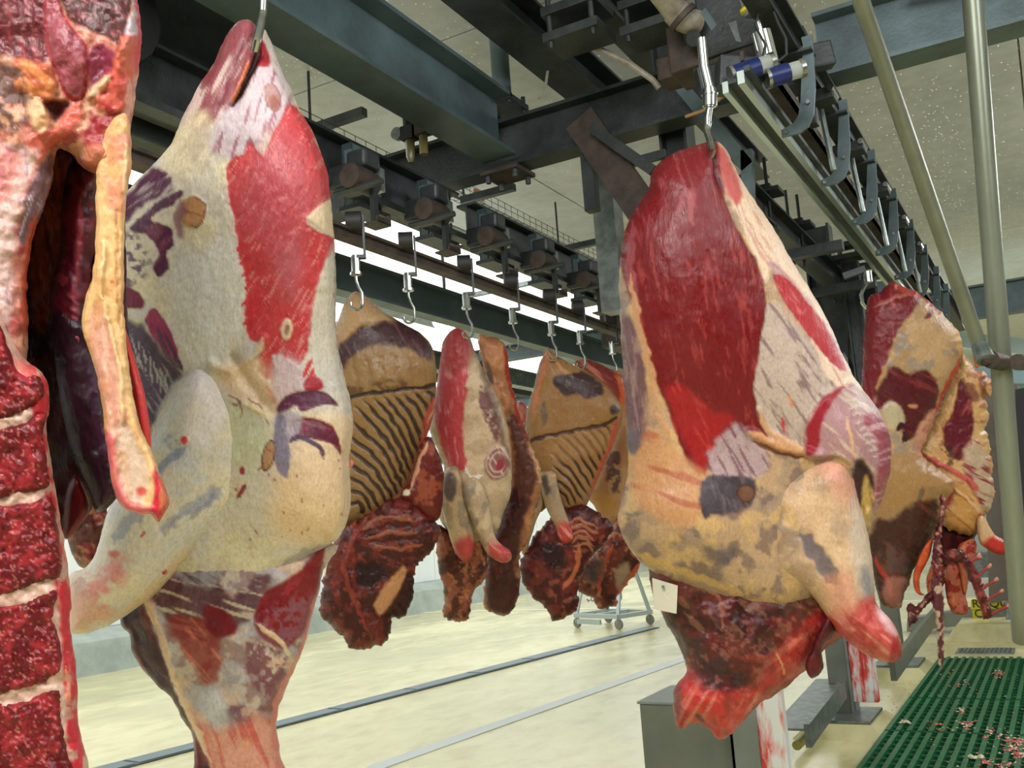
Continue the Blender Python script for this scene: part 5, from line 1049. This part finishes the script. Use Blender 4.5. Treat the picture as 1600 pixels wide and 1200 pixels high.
for i, ol in enumerate([[(-70, 480), (-6, 500), (12, 540), (30, 580), (60, 590), (70, 612), (58, 632), (20, 652), (-70, 672)],
        [(-70, 680), (18, 664), (62, 645), (74, 650), (66, 680), (76, 740), (72, 764), (20, 778), (-70, 786)],
        [(-70, 792), (22, 786), (72, 776), (84, 786), (94, 850), (96, 896), (74, 908), (14, 930), (-70, 936)],
        [(-70, 950), (14, 944), (74, 922), (92, 926), (86, 960), (98, 1030), (90, 1056), (40, 1078), (-70, 1090)],
        [(-70, 1100), (20, 1096), (78, 1074), (96, 1080), (98, 1120), (106, 1170), (108, 1230), (-70, 1230)]]):
    shell('vertebra', t0_, ol, T0 - .045, .022, .03, 14, 2.6, (112, 22, 30), vertP, 50 + i, 3)

def paintQ(p): p.mottle((150, 100, 70), 10, .5, .1, .8); p.mottle((50, 15, 18), 14, .5, .1, .8); p.rough(.006, 8)
shell('flank', t0_, [(95, 760), (130, 740), (160, 770), (170, 820), (160, 870), (145, 892), (120, 880), (105, 840)], 2.3, .04, .04, 30, 2.4, (110, 40, 40), paintQ, 12)
# ------------------------------------------------------------ rows of smaller carcasses
def ribs(p, S, E, n, dark, w, bow=0, h=.006, op=.9):
    S = np.array(S, float); E = np.array(E, float)
    def at_(Q, u):
        d = np.r_[0, np.cumsum(np.linalg.norm(np.diff(Q, axis=0), axis=1))]; d /= d[-1]; return np.array([np.interp(u, d, Q[:, 0]), np.interp(u, d, Q[:, 1])])
    for k in range(n):
        u = (k + .5) / n; a = at_(S, u); b_ = at_(E, u); m_ = (a + b_) / 2; nn = np.array([-(b_ - a)[1], (b_ - a)[0]]); m_ = m_ + nn * bow
        p.line([tuple(a), tuple((a + m_) / 2 + nn * bow * .3), tuple(m_), tuple((b_ + m_) / 2 + nn * bow * .3), tuple(b_)], w, dark, op, -h, warp=2, hw=w * .9)
GOLD = (142, 110, 68)
# C: banded rib side
TC = 3.85
tC = carcass('banded tan rib side with dark sternum piece below, just right of the pale carcass', 620, 470, TC, 'small carcasses on the left conveyor')
def pC(p):
    p.mottle((138, 104, 62), 40, .5, .15, .7); p.poly([(530, 470), (560, 455), (585, 470), (610, 500), (580, 505), (548, 520), (528, 560)], (182, 148, 108), 5, 5, h=.006)
    p.poly([(528, 540), (556, 518), (587, 506), (630, 502), (660, 522), (676, 548), (672, 562), (643, 548), (600, 539), (556, 552), (535, 578), (526, 570)], (62, 38, 44), 4, 6, 12, .97, streak=((96, 62, 66), 60, 6, -.2))
    p.poly([(640, 600), (620, 612), (560, 616), (530, 640), (525, 610), (560, 600), (640, 590)], (70, 46, 30), 4, 5, 10, .7, thr=(10, .45, .2))
    for k in range(6): p.line([(552 + 22 * k, 560), (556 + 22 * k, 585), (558 + 22 * k, 612)], 3, (130, 96, 56), .6, -.003)
    p.line([(534, 628), (560, 616), (600, 612), (650, 606), (682, 602)], 3, (44, 26, 20), .95, -.006, taper=False)
    for (u, v) in [((664, 612), (676, 640)), ((648, 614), (672, 662)), ((632, 616), (668, 684)), ((616, 618), (662, 700)), ((600, 620), (655, 716)), ((585, 622), (650, 730)), ((570, 626), (645, 743)), ((556, 636), (639, 755)), ((548, 655), (632, 766)), ((544, 678), (625, 776)), ((543, 700), (616, 784)), ((543, 722), (606, 790)), ((544, 745), (592, 795)), ((545, 766), (580, 799)), ((546, 786), (568, 804))]:
        mx, my = (u[0] + v[0]) / 2 + 6, (u[1] + v[1]) / 2 - 7; p.line([u, (mx, my), v], 3.2, (46, 28, 26), .92, -.008, warp=2, hw=3.4)
    p.poly([(668, 640), (682, 620), (684, 660), (660, 720), (640, 770), (612, 796), (600, 792), (632, 760), (650, 715)], (176, 62, 50), 3, 4, 8, .9, streak=((206, 150, 120), -60, 4, -.2))
    p.bump(600, 600, 60, 60, 0, .03); p.rough(.003, 14)
shell('rib_side', tC, [(520, 520), (528, 500), (544, 463), (562, 457), (592, 482), (620, 500), (656, 520), (674, 540), (681, 570), (682, 610), (677, 650), (663, 690), (652, 722), (636, 768), (614, 796), (590, 812), (550, 824), (525, 830), (505, 760), (500, 640), (508, 560)], TC, .09, .1, 50, 1.7, GOLD, pC, 61, 1.5)
def pC2(p):
    p.mottle((62, 20, 20), 16, .48, .12, .9); p.mottle((156, 66, 50), 10, .64, .08, .6)
    for k in range(6):
        p.line([(556 + 6 * k, 830 - 6 * k + 12 * k), (600 + 6 * k, 808 + 12 * k), (650 + 3 * k, 812 + 10 * k)], 3, (66, 18, 18) if k % 2 else (148, 84, 60), .9, -.004 if k % 2 else .004, warp=4)
    p.line([(610, 788), (580, 800), (548, 850), (540, 900), (560, 950), (580, 1000)], 4, (144, 58, 44), .8, .005, warp=4)
    p.poly([(556, 880), (590, 878), (604, 900), (580, 916), (560, 912)], (40, 12, 16), 4, 5, h=-.008); p.poly([(610, 905), (630, 885), (634, 900), (610, 945), (592, 960), (585, 940)], (196, 140, 96), 3, 4, 10)
    p.poly([(620, 930), (645, 890), (650, 940), (628, 966), (606, 962)], (56, 16, 18), 3, 4, h=-.006); p.rough(.008, 10)
shell('breast_piece', tC, [(608, 782), (643, 780), (686, 822), (682, 850), (660, 874), (647, 892), (646, 935), (630, 966), (614, 964), (609, 992), (588, 1010), (548, 1014), (538, 996), (500, 962), (502, 930), (508, 890), (514, 856), (543, 822), (587, 796)], TC - .08, .07, .07, 34, 1.7, (108, 38, 34), pC2, 62, 5, 7)
shell('side_flap', tC, [(656, 695), (673, 684), (692, 730), (693, 760), (688, 804), (672, 814), (645, 790), (628, 774), (645, 745)], TC - .1, .05, .05, 20, 1.7, (96, 26, 22), lambda p: (p.mottle((150, 74, 50), 14, .55, .1, .8), p.line([(640, 768), (656, 720), (672, 690)], 3, (206, 150, 116), .9, .004), p.line([(630, 772), (638, 764)], 5, (220, 206, 180)), p.rough(.004, 10)), 63, 2)
MB().tube([P(514, 858, TC - .1), P(508, 900, TC - .1), P(514, 940, TC - .1), P(522, 958, TC - .1)], .004, 6).build('tendon', mat('pale_tendon', (225, 205, 170), .4), tC, smooth=True)
# D: small red-striped carcass with two shanks
TD = 4.2
tD = carcass('small carcass with bright red stripe and two red-ended shanks, under the lamp', 712, 516, TD, 'small carcasses on the left conveyor')
def pD(p):
    p.mottle((176, 150, 118), 20, .5, .15, .7)
    p.poly([(688, 535), (704, 512), (728, 522), (732, 560), (728, 620), (724, 670), (728, 732), (705, 732), (696, 712), (684, 675), (678, 640), (684, 590)], (184, 66, 70), 3, 4, 10, streak=((204, 122, 120), 82, 4, -.3)); p.poly([(690, 520), (730, 520), (740, 550), (720, 580), (694, 576)], (140, 52, 48), 8, 8, op=.7)
    p.poly([(752, 600), (766, 620), (780, 660), (776, 690), (760, 660), (748, 630)], (110, 60, 66), 3, 5, 8, .9, thr=(8, .42, .15)); p.poly([(748, 560), (770, 610), (790, 680), (792, 740), (780, 680), (762, 630)], (90, 56, 56), 4, 5, 10, .7)
    p.poly(ellipse(778, 722, 20, 26, 15), (140, 90, 88), 3, 3, streak=((206, 180, 160), 60, 5, -.1), h=.01); p.poly(ellipse(782, 728, 7, 9), (150, 50, 60), 2, 2)
    for r_ in (12, 18): p.line(ellipse(778, 722, r_, r_ * 1.3, 15) , 1.5, (206, 176, 160), .7, warp=1)
    p.line([(728, 730), (738, 745), (755, 742)], 3, (226, 220, 204), .9, .004); p.rough(.004, 12)
shell('side', tD, [(708, 514), (720, 514), (734, 528), (742, 550), (757, 580), (772, 608), (783, 632), (792, 660), (797, 690), (800, 740), (797, 775), (787, 800), (776, 830), (740, 850), (700, 830), (684, 800), (686, 765), (694, 735), (686, 708), (672, 672), (677, 632), (684, 590), (688, 560), (692, 534)], TD, .08, .08, 36, 1.6, (200, 176, 142), pD, 64, 1.5)
def shank(p, cx, cy):
    p.mottle((160, 136, 110), 14, .52, .15, .6); p.mottle((110, 104, 100), 12, .6, .12, .5, (1, 2)); p.poly(ellipse(cx, cy, 22, 24), (186, 62, 62), 8, 6, 12, .95, streak=((224, 136, 122), 50, 6, -.1)); p.rough(.003, 10)
shell('foreleg', tD, [(696, 736), (704, 728), (715, 730), (722, 750), (726, 780), (734, 810), (742, 848), (737, 870), (728, 878), (712, 866), (702, 838), (692, 800), (686, 770)], TD - .1, .05, .04, 16, 1.5, (196, 168, 124), lambda p: (shank(p, 730, 862), p.poly([(696, 740), (710, 740), (712, 770), (704, 784), (692, 768)], (84, 72, 74), 3, 4, op=.9)), 65, 1)
shell('foreleg', tD, [(720, 762), (732, 748), (744, 746), (758, 766), (766, 800), (776, 842), (796, 860), (799, 874), (786, 880), (764, 868), (748, 842), (736, 812), (726, 790)], TD - .1, .05, .04, 17, 1.5, (204, 180, 142), lambda p: shank(p, 782, 866), 66, 1)
def dk(p):
    p.mottle((60, 24, 22), 14, .5, .12, .85); p.mottle((190, 120, 80), 9, .62, .08, .7); p.rough(.006, 9)
shell('neck', tD, [(684, 820), (720, 840), (760, 830), (762, 868), (758, 902), (738, 930), (732, 966), (713, 971), (690, 962), (696, 935), (691, 912), (684, 880)], TD + .02, .06, .05, 24, 1.6, (150, 84, 60), dk, 67, 4, 6)
# E: thin split carcass
TE = 4.5
tE = carcass('narrow split carcass with orange tan top and dark maroon tail', 770, 526, TE, 'small carcasses on the left conveyor')
def pE(p):
    p.mottle((150, 100, 66), 16, .5, .12, .7); p.line([(788, 540), (796, 590), (812, 650), (822, 690)], 5, (176, 46, 40), .9, .003); p.line([(757, 545), (772, 600), (790, 660), (800, 720)], 3, (214, 150, 110), .8, .004)
    p.poly([(760, 560), (770, 580), (772, 600), (762, 590)], (70, 44, 44), 3, 4, op=.9); p.poly([(792, 640), (812, 660), (828, 700), (838, 740), (826, 790), (800, 830), (790, 800), (804, 740)], (70, 26, 26), 5, 6, 12, .9); p.line([(826, 690), (842, 730), (846, 760)], 3, (204, 160, 120), .9, .004)
    p.poly([(790, 770), (812, 760), (822, 800), (808, 880), (814, 920), (798, 960), (766, 955), (756, 930), (762, 860), (776, 820)], (58, 18, 22), 6, 8, 14, .95, streak=((96, 34, 34), 84, 6, -.2)); p.rough(.006, 11)
shell('side', tE, [(747, 525), (758, 524), (777, 530), (792, 544), (797, 590), (805, 620), (813, 650), (826, 684), (840, 720), (847, 748), (842, 778), (824, 846), (812, 868), (813, 914), (800, 955), (786, 962), (764, 956), (755, 942), (758, 895), (764, 850), (784, 800), (792, 750), (788, 700), (774, 640), (760, 590), (751, 555)], TE, .06, .06, 22, 1.6, (188, 128, 84), pE, 68, 3, 6)
# F: pointed rib side
TF = 4.85
tF = carcass('pointed tan rib side with fan of dark ribs and a single shank', 855, 546, TF, 'small carcasses on the left conveyor')
def pF(p):
    p.mottle((150, 108, 60), 30, .5, .15, .7); p.line([(855, 545), (852, 570), (842, 605), (832, 660)], 3, (206, 110, 70), .8, .004); p.line([(858, 550), (875, 575), (905, 590), (945, 606)], 3, (204, 150, 100), .7, .004)
    p.poly([(864, 592), (890, 582), (918, 583), (940, 600), (944, 616), (920, 622), (900, 614), (884, 622), (870, 606)], (56, 38, 44), 3, 5, 10, .95); p.poly([(845, 640), (852, 628), (856, 650), (848, 668)], (100, 84, 70), 3, 4, op=.8); p.poly(ellipse(960, 640, 8, 8), (70, 56, 54), 3, 3)
    p.line([(828, 690), (860, 680), (900, 672), (945, 664), (962, 656)], 3, (64, 34, 24), .95, -.006, taper=False)
    for (u, v) in [((958, 664), (962, 678)), ((946, 667), (958, 694)), ((933, 670), (953, 706)), ((920, 673), (948, 718)), ((907, 676), (943, 730)), ((893, 678), (937, 742)), ((880, 682), (931, 753)), ((868, 692), (925, 764)), ((862, 708), (918, 774)), ((864, 728), (910, 782)), ((868, 748), (900, 788)), ((872, 766), (890, 790))]:
        mx, my = (u[0] + v[0]) / 2 + 3, (u[1] + v[1]) / 2 - 4; p.line([u, (mx, my), v], 2.3, (50, 30, 28), .92, -.007, warp=1.5, hw=2.6)
    p.poly([(862, 690), (955, 668), (958, 700), (890, 716), (864, 722)], (176, 130, 84), 8, 5, op=.5)
    p.line([(970, 645), (956, 690), (940, 730), (922, 775)], 4, (186, 84, 60), .9, .005); p.rough(.003, 12)
shell('rib_side', tF, [(855, 543), (864, 552), (880, 562), (899, 572), (922, 585), (945, 602), (962, 620), (973, 638), (972, 662), (962, 690), (952, 712), (938, 742), (925, 770), (912, 796), (885, 806), (862, 790), (842, 800), (826, 770), (816, 720), (820, 680), (824, 640), (836, 598), (842, 570), (850, 552)], TF, .09, .08, 40, 1.6, (154, 116, 74), pF, 69, 1.5)
shell('breast_piece', tF, [(890, 792), (916, 790), (958, 824), (934, 860), (912, 890), (902, 925), (906, 944), (890, 962), (866, 971), (855, 952), (834, 934), (816, 908), (813, 880), (824, 856), (848, 822), (870, 802)], TF - .08, .06, .06, 30, 1.6, (108, 40, 36), lambda p: (p.mottle((60, 20, 22), 14, .5, .12, .85), p.mottle((150, 80, 58), 10, .64, .08, .7), [p.line([(880 + 4 * k, 820 + 9 * k), (905 + 3 * k, 812 + 9 * k), (935 - 2 * k, 826 + 9 * k)], 2.4, (178, 110, 78), .8, .003, warp=3) for k in range(5)], p.poly([(850, 850), (880, 856), (876, 890), (850, 880)], (44, 16, 20), 5, 6), p.line([(905, 850), (900, 890), (880, 920)], 4, (196, 110, 70), .8), p.rough(.007, 9)), 70, 4.5, 6)
shell('foreleg', tF, [(842, 742), (854, 736), (868, 740), (872, 762), (880, 790), (894, 828), (895, 842), (886, 850), (874, 844), (868, 824), (856, 800), (846, 772)], TF - .14, .045, .04, 14, 1.5, (186, 156, 118), lambda p: (shank(p, 884, 838), p.poly([(846, 744), (858, 744), (858, 768), (850, 772)], (76, 66, 70), 3, 4, op=.9)), 71, 1)
shell('side_flap', tF, [(826, 766), (846, 752), (850, 780), (836, 820), (822, 862), (815, 862), (816, 820)], TF - .12, .03, .03, 12, 1.5, (196, 164, 124), lambda p: (p.poly(ellipse(836, 780, 7, 14), (70, 62, 68), 3, 4, op=.9), p.line([(817, 860), (818, 820), (826, 770)], 2.5, (206, 96, 70), .9)), 72, 1)
# G: last of the row
TG_ = 5.4
tG = carcass('last small carcass of the row, half hidden behind the dark red carcass', 930, 566, TG_, 'small carcasses on the left conveyor')
def pG(p):
    p.mottle((176, 120, 76), 16, .52, .12, .8); p.poly([(899, 565), (925, 562), (956, 578), (970, 590), (970, 640), (950, 608), (925, 590)], (134, 44, 48), 4, 5, 10, .95, streak=((196, 120, 110), 40, 5, -.2)); p.line([(962, 585), (972, 600), (975, 640)], 4, (214, 96, 48), .9)
    p.poly([(946, 700), (960, 690), (970, 720), (966, 770), (950, 760), (944, 730)], (84, 54, 56), 3, 5, 10, .9, thr=(9, .42, .15)); p.poly([(930, 770), (950, 770), (966, 790), (950, 806), (930, 790)], (186, 136, 70), 5, 5); p.rough(.004, 10)
shell('side', tG, [(897, 566), (912, 560), (930, 565), (953, 576), (972, 584), (990, 620), (992, 700), (984, 760), (978, 820), (946, 815), (928, 790), (918, 770), (936, 738), (950, 708), (962, 680), (968, 650), (950, 612), (925, 588), (905, 580)], TG_, .07, .07, 24, 1.6, (186, 140, 96), pG, 73, 1.5)
shell('neck', tG, [(957, 826), (975, 800), (1002, 850), (1003, 876), (990, 900), (968, 926), (962, 946), (938, 952), (930, 940), (906, 925), (900, 902), (914, 878), (934, 858)], TG_ - .06, .07, .06, 24, 1.6, (116, 50, 40), lambda p: (dk(p), p.line([(958, 850), (940, 890), (936, 930)], 4, (196, 80, 46), .9, .005), p.line([(962, 944), (985, 905), (1000, 880)], 4, (206, 90, 56), .9, .005), p.poly([(962, 890), (985, 880), (980, 905), (965, 920)], (176, 150, 120), 5, 5, op=.8), p.poly([(925, 880), (945, 870), (935, 910), (915, 905)], (84, 70, 66), 5, 5, op=.8)), 74, 4.5, 6)
shell('far_flank', carcass('small pink scrap of carcass seen far behind between two sides', 818, 640, 6.6), [(808, 628), (822, 632), (826, 650), (818, 664), (808, 654)], 6.6, .05, .05, 8, 1.4, (206, 130, 120), lambda p: p.mottle((176, 60, 60), 6, .5), 75, 1)
# ------------------------------------------------------------ far right carcasses
TR = 4.1
tR = carcass('far right beef side with dark red top left corner beside the silver jointed hook', 1395, 441, TR)
def pR(p):
    p.mottle((170, 136, 96), 30, .5, .15, .7); p.mottle((150, 140, 130), 22, .6, .1, .7)
    p.poly([(1346, 560), (1349, 500), (1352, 470), (1394, 438), (1438, 456), (1424, 490), (1400, 520), (1388, 560), (1374, 610), (1366, 700), (1346, 690)], (118, 30, 38), 3, 4, 12, streak=((150, 60, 66), 82, 5, -.25)); p.line([(1366, 480), (1400, 462), (1432, 462)], 3, (176, 100, 84), .7, .004)
    p.line([(1394, 444), (1410, 452), (1440, 462), (1470, 492)], 4, (176, 50, 36), .9, .003); p.line([(1384, 570), (1372, 620), (1370, 680)], 5, (196, 150, 100), .8, .004)
    p.poly([(1384, 585), (1396, 574), (1420, 584), (1440, 576), (1456, 586), (1468, 612), (1462, 640), (1440, 664), (1424, 690), (1412, 680), (1404, 650), (1408, 640), (1396, 628), (1372, 640), (1370, 615)], (86, 26, 34), 3, 5, 12, streak=((128, 44, 50), 30, 6, -.2), h=-.006)
    p.poly([(1384, 630), (1400, 628), (1412, 648), (1406, 670), (1390, 668), (1382, 650)], (196, 180, 146), 3, 5); p.line([(1398, 672), (1408, 666), (1416, 668)], 4, (66, 26, 36)); p.line([(1416, 674), (1412, 690)], 6, (66, 28, 38)); p.poly(ellipse(1426, 634, 8, 3), (196, 140, 100), 2, 3)
    p.poly([(1444, 498), (1452, 484), (1458, 482), (1456, 494)], (110, 44, 44), 2, 2); p.line([(1490, 510), (1500, 535), (1500, 556)], 3, (206, 150, 60), .8, .004); p.line([(1488, 545), (1496, 555)], 3, (130, 110, 100), .7)
    p.line([(1503, 556), (1480, 600), (1465, 640), (1440, 670)], 3, (190, 50, 44), .95, .006)
    p.poly([(1440, 660), (1462, 640), (1460, 690), (1450, 712), (1428, 706)], (212, 150, 124), 5, 6, op=.9, streak=((190, 60, 60), -60, 5, -.2)); p.line([(1428, 706), (1460, 725), (1496, 756)], 4, (216, 140, 110), .9, .007)
    p.poly([(1365, 720), (1430, 710), (1490, 755), (1476, 790), (1430, 790), (1380, 820), (1362, 815)], (174, 132, 82), 10, 10, 24, .9); p.line([(1442, 760), (1436, 780), (1430, 790)], 5, (96, 82, 80), .7)
    p.poly([(1362, 818), (1390, 810), (1430, 788), (1470, 786), (1462, 840), (1440, 870), (1420, 930), (1380, 950), (1350, 900)], (62, 26, 24), 6, 8, 16, .95, streak=((110, 50, 40), 40, 8, -.2)); p.poly([(1380, 850), (1410, 860), (1420, 900), (1392, 910), (1376, 880)], (104, 76, 70), 8, 8, 14, .8, thr=(12, .45, .15)); p.line([(1366, 870), (1384, 905), (1396, 940)], 4, (196, 60, 48), .8)
    p.poly([(1385, 905), (1420, 905), (1412, 940), (1385, 945)], (196, 130, 116), 6, 8, op=.7); p.rough(.004, 14); p.rough(.002, 6); p.bump(1420, 560, 50, 90, 0, .03); p.bump(1420, 750, 50, 40, 0, .03)
shell('side', tR, [(1354, 471), (1370, 458), (1386, 446), (1395, 440), (1410, 448), (1436, 458), (1458, 476), (1476, 494), (1491, 510), (1502, 532), (1503, 556), (1490, 590), (1478, 612), (1462, 648), (1450, 680), (1440, 708), (1462, 728), (1492, 754), (1478, 784), (1470, 812), (1460, 840), (1450, 858), (1440, 872), (1426, 892), (1420, 912), (1411, 936), (1408, 950), (1382, 948), (1370, 926), (1362, 890), (1356, 850), (1348, 800), (1345, 720), (1346, 620), (1350, 540)], TR, .08, .1, 42, 1.8, (196, 160, 116), pR, 81, 3, 8)
TS = 4.35
tS = carcass('second half of the far right beef side with ragged fat edge and one pointing shank', 1525, 560, TS)
def pS(p):
    p.mottle((214, 160, 100), 18, .52, .12, .7); p.mottle((170, 90, 60), 12, .62, .1, .7)
    p.poly([(1500, 590), (1508, 606), (1520, 630), (1522, 668), (1516, 700), (1496, 720), (1478, 700), (1474, 670), (1488, 640)], (104, 28, 42), 3, 5, 12, streak=((160, 70, 76), -60, 6, -.2), h=-.008); p.poly([(1470, 690), (1490, 700), (1496, 720), (1480, 736), (1468, 720)], (76, 50, 46), 4, 6, 10, .8, thr=(9, .45, .15))
    p.poly([(1502, 604), (1520, 600), (1530, 620), (1520, 630)], (120, 60, 60), 3, 4, op=.8); p.poly([(1530, 590), (1540, 586), (1544, 606), (1536, 620)], (120, 50, 40), 3, 4, op=.8)
    p.poly([(1508, 700), (1530, 690), (1548, 730), (1552, 775), (1540, 796), (1522, 770), (1506, 730)], (206, 180, 150), 4, 5, streak=((150, 40, 60), 25, 5, -.1), h=.008)
    p.line([(1440, 705), (1478, 730), (1515, 750), (1528, 770)], 4, (214, 96, 90), .95, .008); p.line([(1500, 560), (1482, 600), (1466, 640)], 3, (200, 60, 50), .9, .005)
    p.poly([(1480, 762), (1500, 756), (1530, 800), (1526, 834), (1498, 832), (1474, 822)], (206, 152, 84), 5, 6, 14, .95, streak=((176, 110, 60), 40, 6, -.1), h=.008); p.line([(1490, 762), (1520, 786), (1534, 806)], 3, (236, 190, 140), .9, .006); p.poly([(1455, 770), (1486, 760), (1480, 790), (1462, 784)], (206, 60, 56), 4, 6); p.line([(1534, 800), (1528, 830)], 4, (196, 50, 56), .9)
    p.rough(.006, 10); p.rough(.003, 5)
shell('side', tS, [(1503, 555), (1514, 562), (1524, 576), (1532, 580), (1547, 590), (1553, 604), (1549, 618), (1540, 624), (1545, 650), (1540, 668), (1546, 690), (1549, 722), (1553, 768), (1548, 790), (1540, 806), (1532, 826), (1522, 838), (1498, 832), (1476, 824), (1466, 800), (1476, 770), (1450, 730), (1430, 704), (1452, 668), (1474, 618), (1490, 580)], TS - .1, .07, .07, 26, 1.7, (220, 178, 120), pS, 82, 5, 7)
shell('foreleg', tS, [(1526, 812), (1536, 806), (1546, 822), (1555, 836), (1569, 844), (1576, 856), (1570, 866), (1554, 865), (1540, 856), (1530, 846)], TS - .16, .035, .03, 12, 1.4, (224, 186, 140), lambda p: (p.poly([(1545, 840), (1580, 835), (1580, 870), (1550, 870), (1538, 856)], (206, 60, 50), 6, 5),), 83, .8)
shell('inner_flesh', tS, [(1468, 820), (1500, 826), (1524, 836), (1514, 860), (1506, 880), (1488, 884), (1470, 878), (1462, 850)], TS - .06, .04, .04, 16, 1.7, (58, 20, 22), lambda p: p.mottle((100, 30, 30), 10, .5), 84, 2)
shell('fat_wisp', tS, [(1520, 546), (1525, 540), (1529, 556), (1530, 572), (1524, 574), (1521, 560)], TS - .1, .01, .01, 5, 1.4, (232, 120, 60), None, 85, 1)
for i, ol in enumerate([[(1464, 868), (1476, 866), (1478, 900), (1470, 930), (1476, 945), (1462, 948), (1450, 930), (1448, 900), (1456, 880)], [(1476, 884), (1496, 880), (1506, 900), (1508, 930), (1514, 955), (1500, 960), (1486, 955), (1478, 930)], [(1500, 850), (1522, 842), (1526, 866), (1516, 900), (1508, 930), (1500, 900), (1496, 872)]]):
    shell('hanging_trim', tS, ol, TS - .12 - .02 * i, .03, .03, 12, 1.5, (186, 104, 80), lambda p: (p.mottle((150, 34, 34), 10, .5, .1, .9), p.mottle((226, 130, 70), 12, .6, .1, .8, (.6, 2)), p.rough(.006, 6)), 86 + i, 2)
# neck bone and rib bones hanging
tN = carcass('knobbly string of neck bones hanging down the far right beef side', 1470, 785, 4.0, name='neck_bone')
def boneP(p):
    p.mottle((206, 150, 132), 6, .6, .08, .9); p.mottle((70, 26, 36), 8, .55, .1, .8); p.rough(.012, 9); p.rough(.005, 4)
shell('bone_string', tN, [(1468, 776), (1476, 774), (1478, 800), (1472, 826), (1470, 846), (1474, 866), (1480, 884), (1474, 905), (1466, 910), (1458, 896), (1456, 872), (1458, 846), (1464, 820), (1468, 800)], 3.98, .03, .03, 7, 1.3, (130, 50, 60), boneP, 201, 4, 5)
shell('bone_string', tN, [(1460, 900), (1468, 902), (1474, 930), (1474, 960), (1475, 990), (1475, 1016), (1474, 1036), (1466, 1038), (1465, 1010), (1464, 984), (1459, 956), (1455, 928), (1455, 910)], 3.98, .02, .02, 6, 1.3, (104, 52, 60), lambda p: (p.mottle((222, 190, 160), 7, .5, .08, .9, (1, 1.8), 30), p.rough(.006, 6)), 202, 3, 5)
shell('cut_end', tN, [(1456, 922), (1460, 934), (1442, 952), (1434, 970), (1424, 978), (1424, 990), (1418, 970), (1417, 948), (1424, 940), (1432, 948), (1444, 932)], 3.99, .02, .02, 6, 1.3, (96, 34, 40), boneP, 203, 3, 5)
shell('red_strip', tN, [(1458, 842), (1452, 870), (1438, 900), (1438, 922), (1446, 930), (1432, 926), (1426, 905), (1434, 874), (1446, 850)], 4.0, .015, .015, 7, 1.5, (214, 96, 50), lambda p: p.mottle((176, 40, 36), 8, .5), 92, 1)
tV = carcass('curved dark backbone with five cut rib ends in front of the yellow sign', 1510, 880, 3.95, name='curved_backbone')
def backP(p): p.mottle((176, 84, 76), 7, .58, .1, .8); p.mottle((60, 18, 22), 12, .52, .12, .8); p.rough(.008, 8); p.rough(.004, 4)
shell('backbone', tV, [(1472, 868), (1484, 858), (1500, 858), (1512, 868), (1522, 882), (1532, 902), (1538, 922), (1546, 944), (1552, 958), (1546, 966), (1536, 968), (1532, 950), (1524, 928), (1516, 908), (1506, 888), (1494, 878), (1478, 884)], 3.95, .035, .035, 9, 1.4, (118, 38, 40), backP, 205, 3, 5)
for k, (x0, y0, x1, y1, hw) in enumerate([(1512, 880, 1533, 867, 5), (1526, 902, 1549, 882, 3.6), (1533, 920, 1560, 904, 3.6), (1541, 938, 1568, 922, 3.6), (1547, 960, 1579, 945, 3.6)]):
    L = math.hypot(x1 - x0, y1 - y0); nx, ny = -(y1 - y0) / L * hw, (x1 - x0) / L * hw; ux, uy = (x1 - x0) / L * 3, (y1 - y0) / L * 3
    shell('rib_end', tV, [(x0 + nx * .7, y0 + ny * .7), ((x0 + x1) / 2 + nx * .7, (y0 + y1) / 2 + ny * .7), (x1 + nx - ux, y1 + ny - uy), (x1 + nx * .7, y1 + ny * .7), (x1 - nx * .7, y1 - ny * .7), (x1 - nx - ux, y1 - ny - uy), ((x0 + x1) / 2 - nx * .7, (y0 + y1) / 2 - ny * .7), (x0 - nx * .7, y0 - ny * .7)], 3.94, .012, .012, 4, 1.1, (176, 74, 74), lambda p, x1=x1, y1=y1: p.poly(ellipse(x1, y1, 6, 6), (220, 160, 140), 3, 2), 206 + k, 1.2, 5)
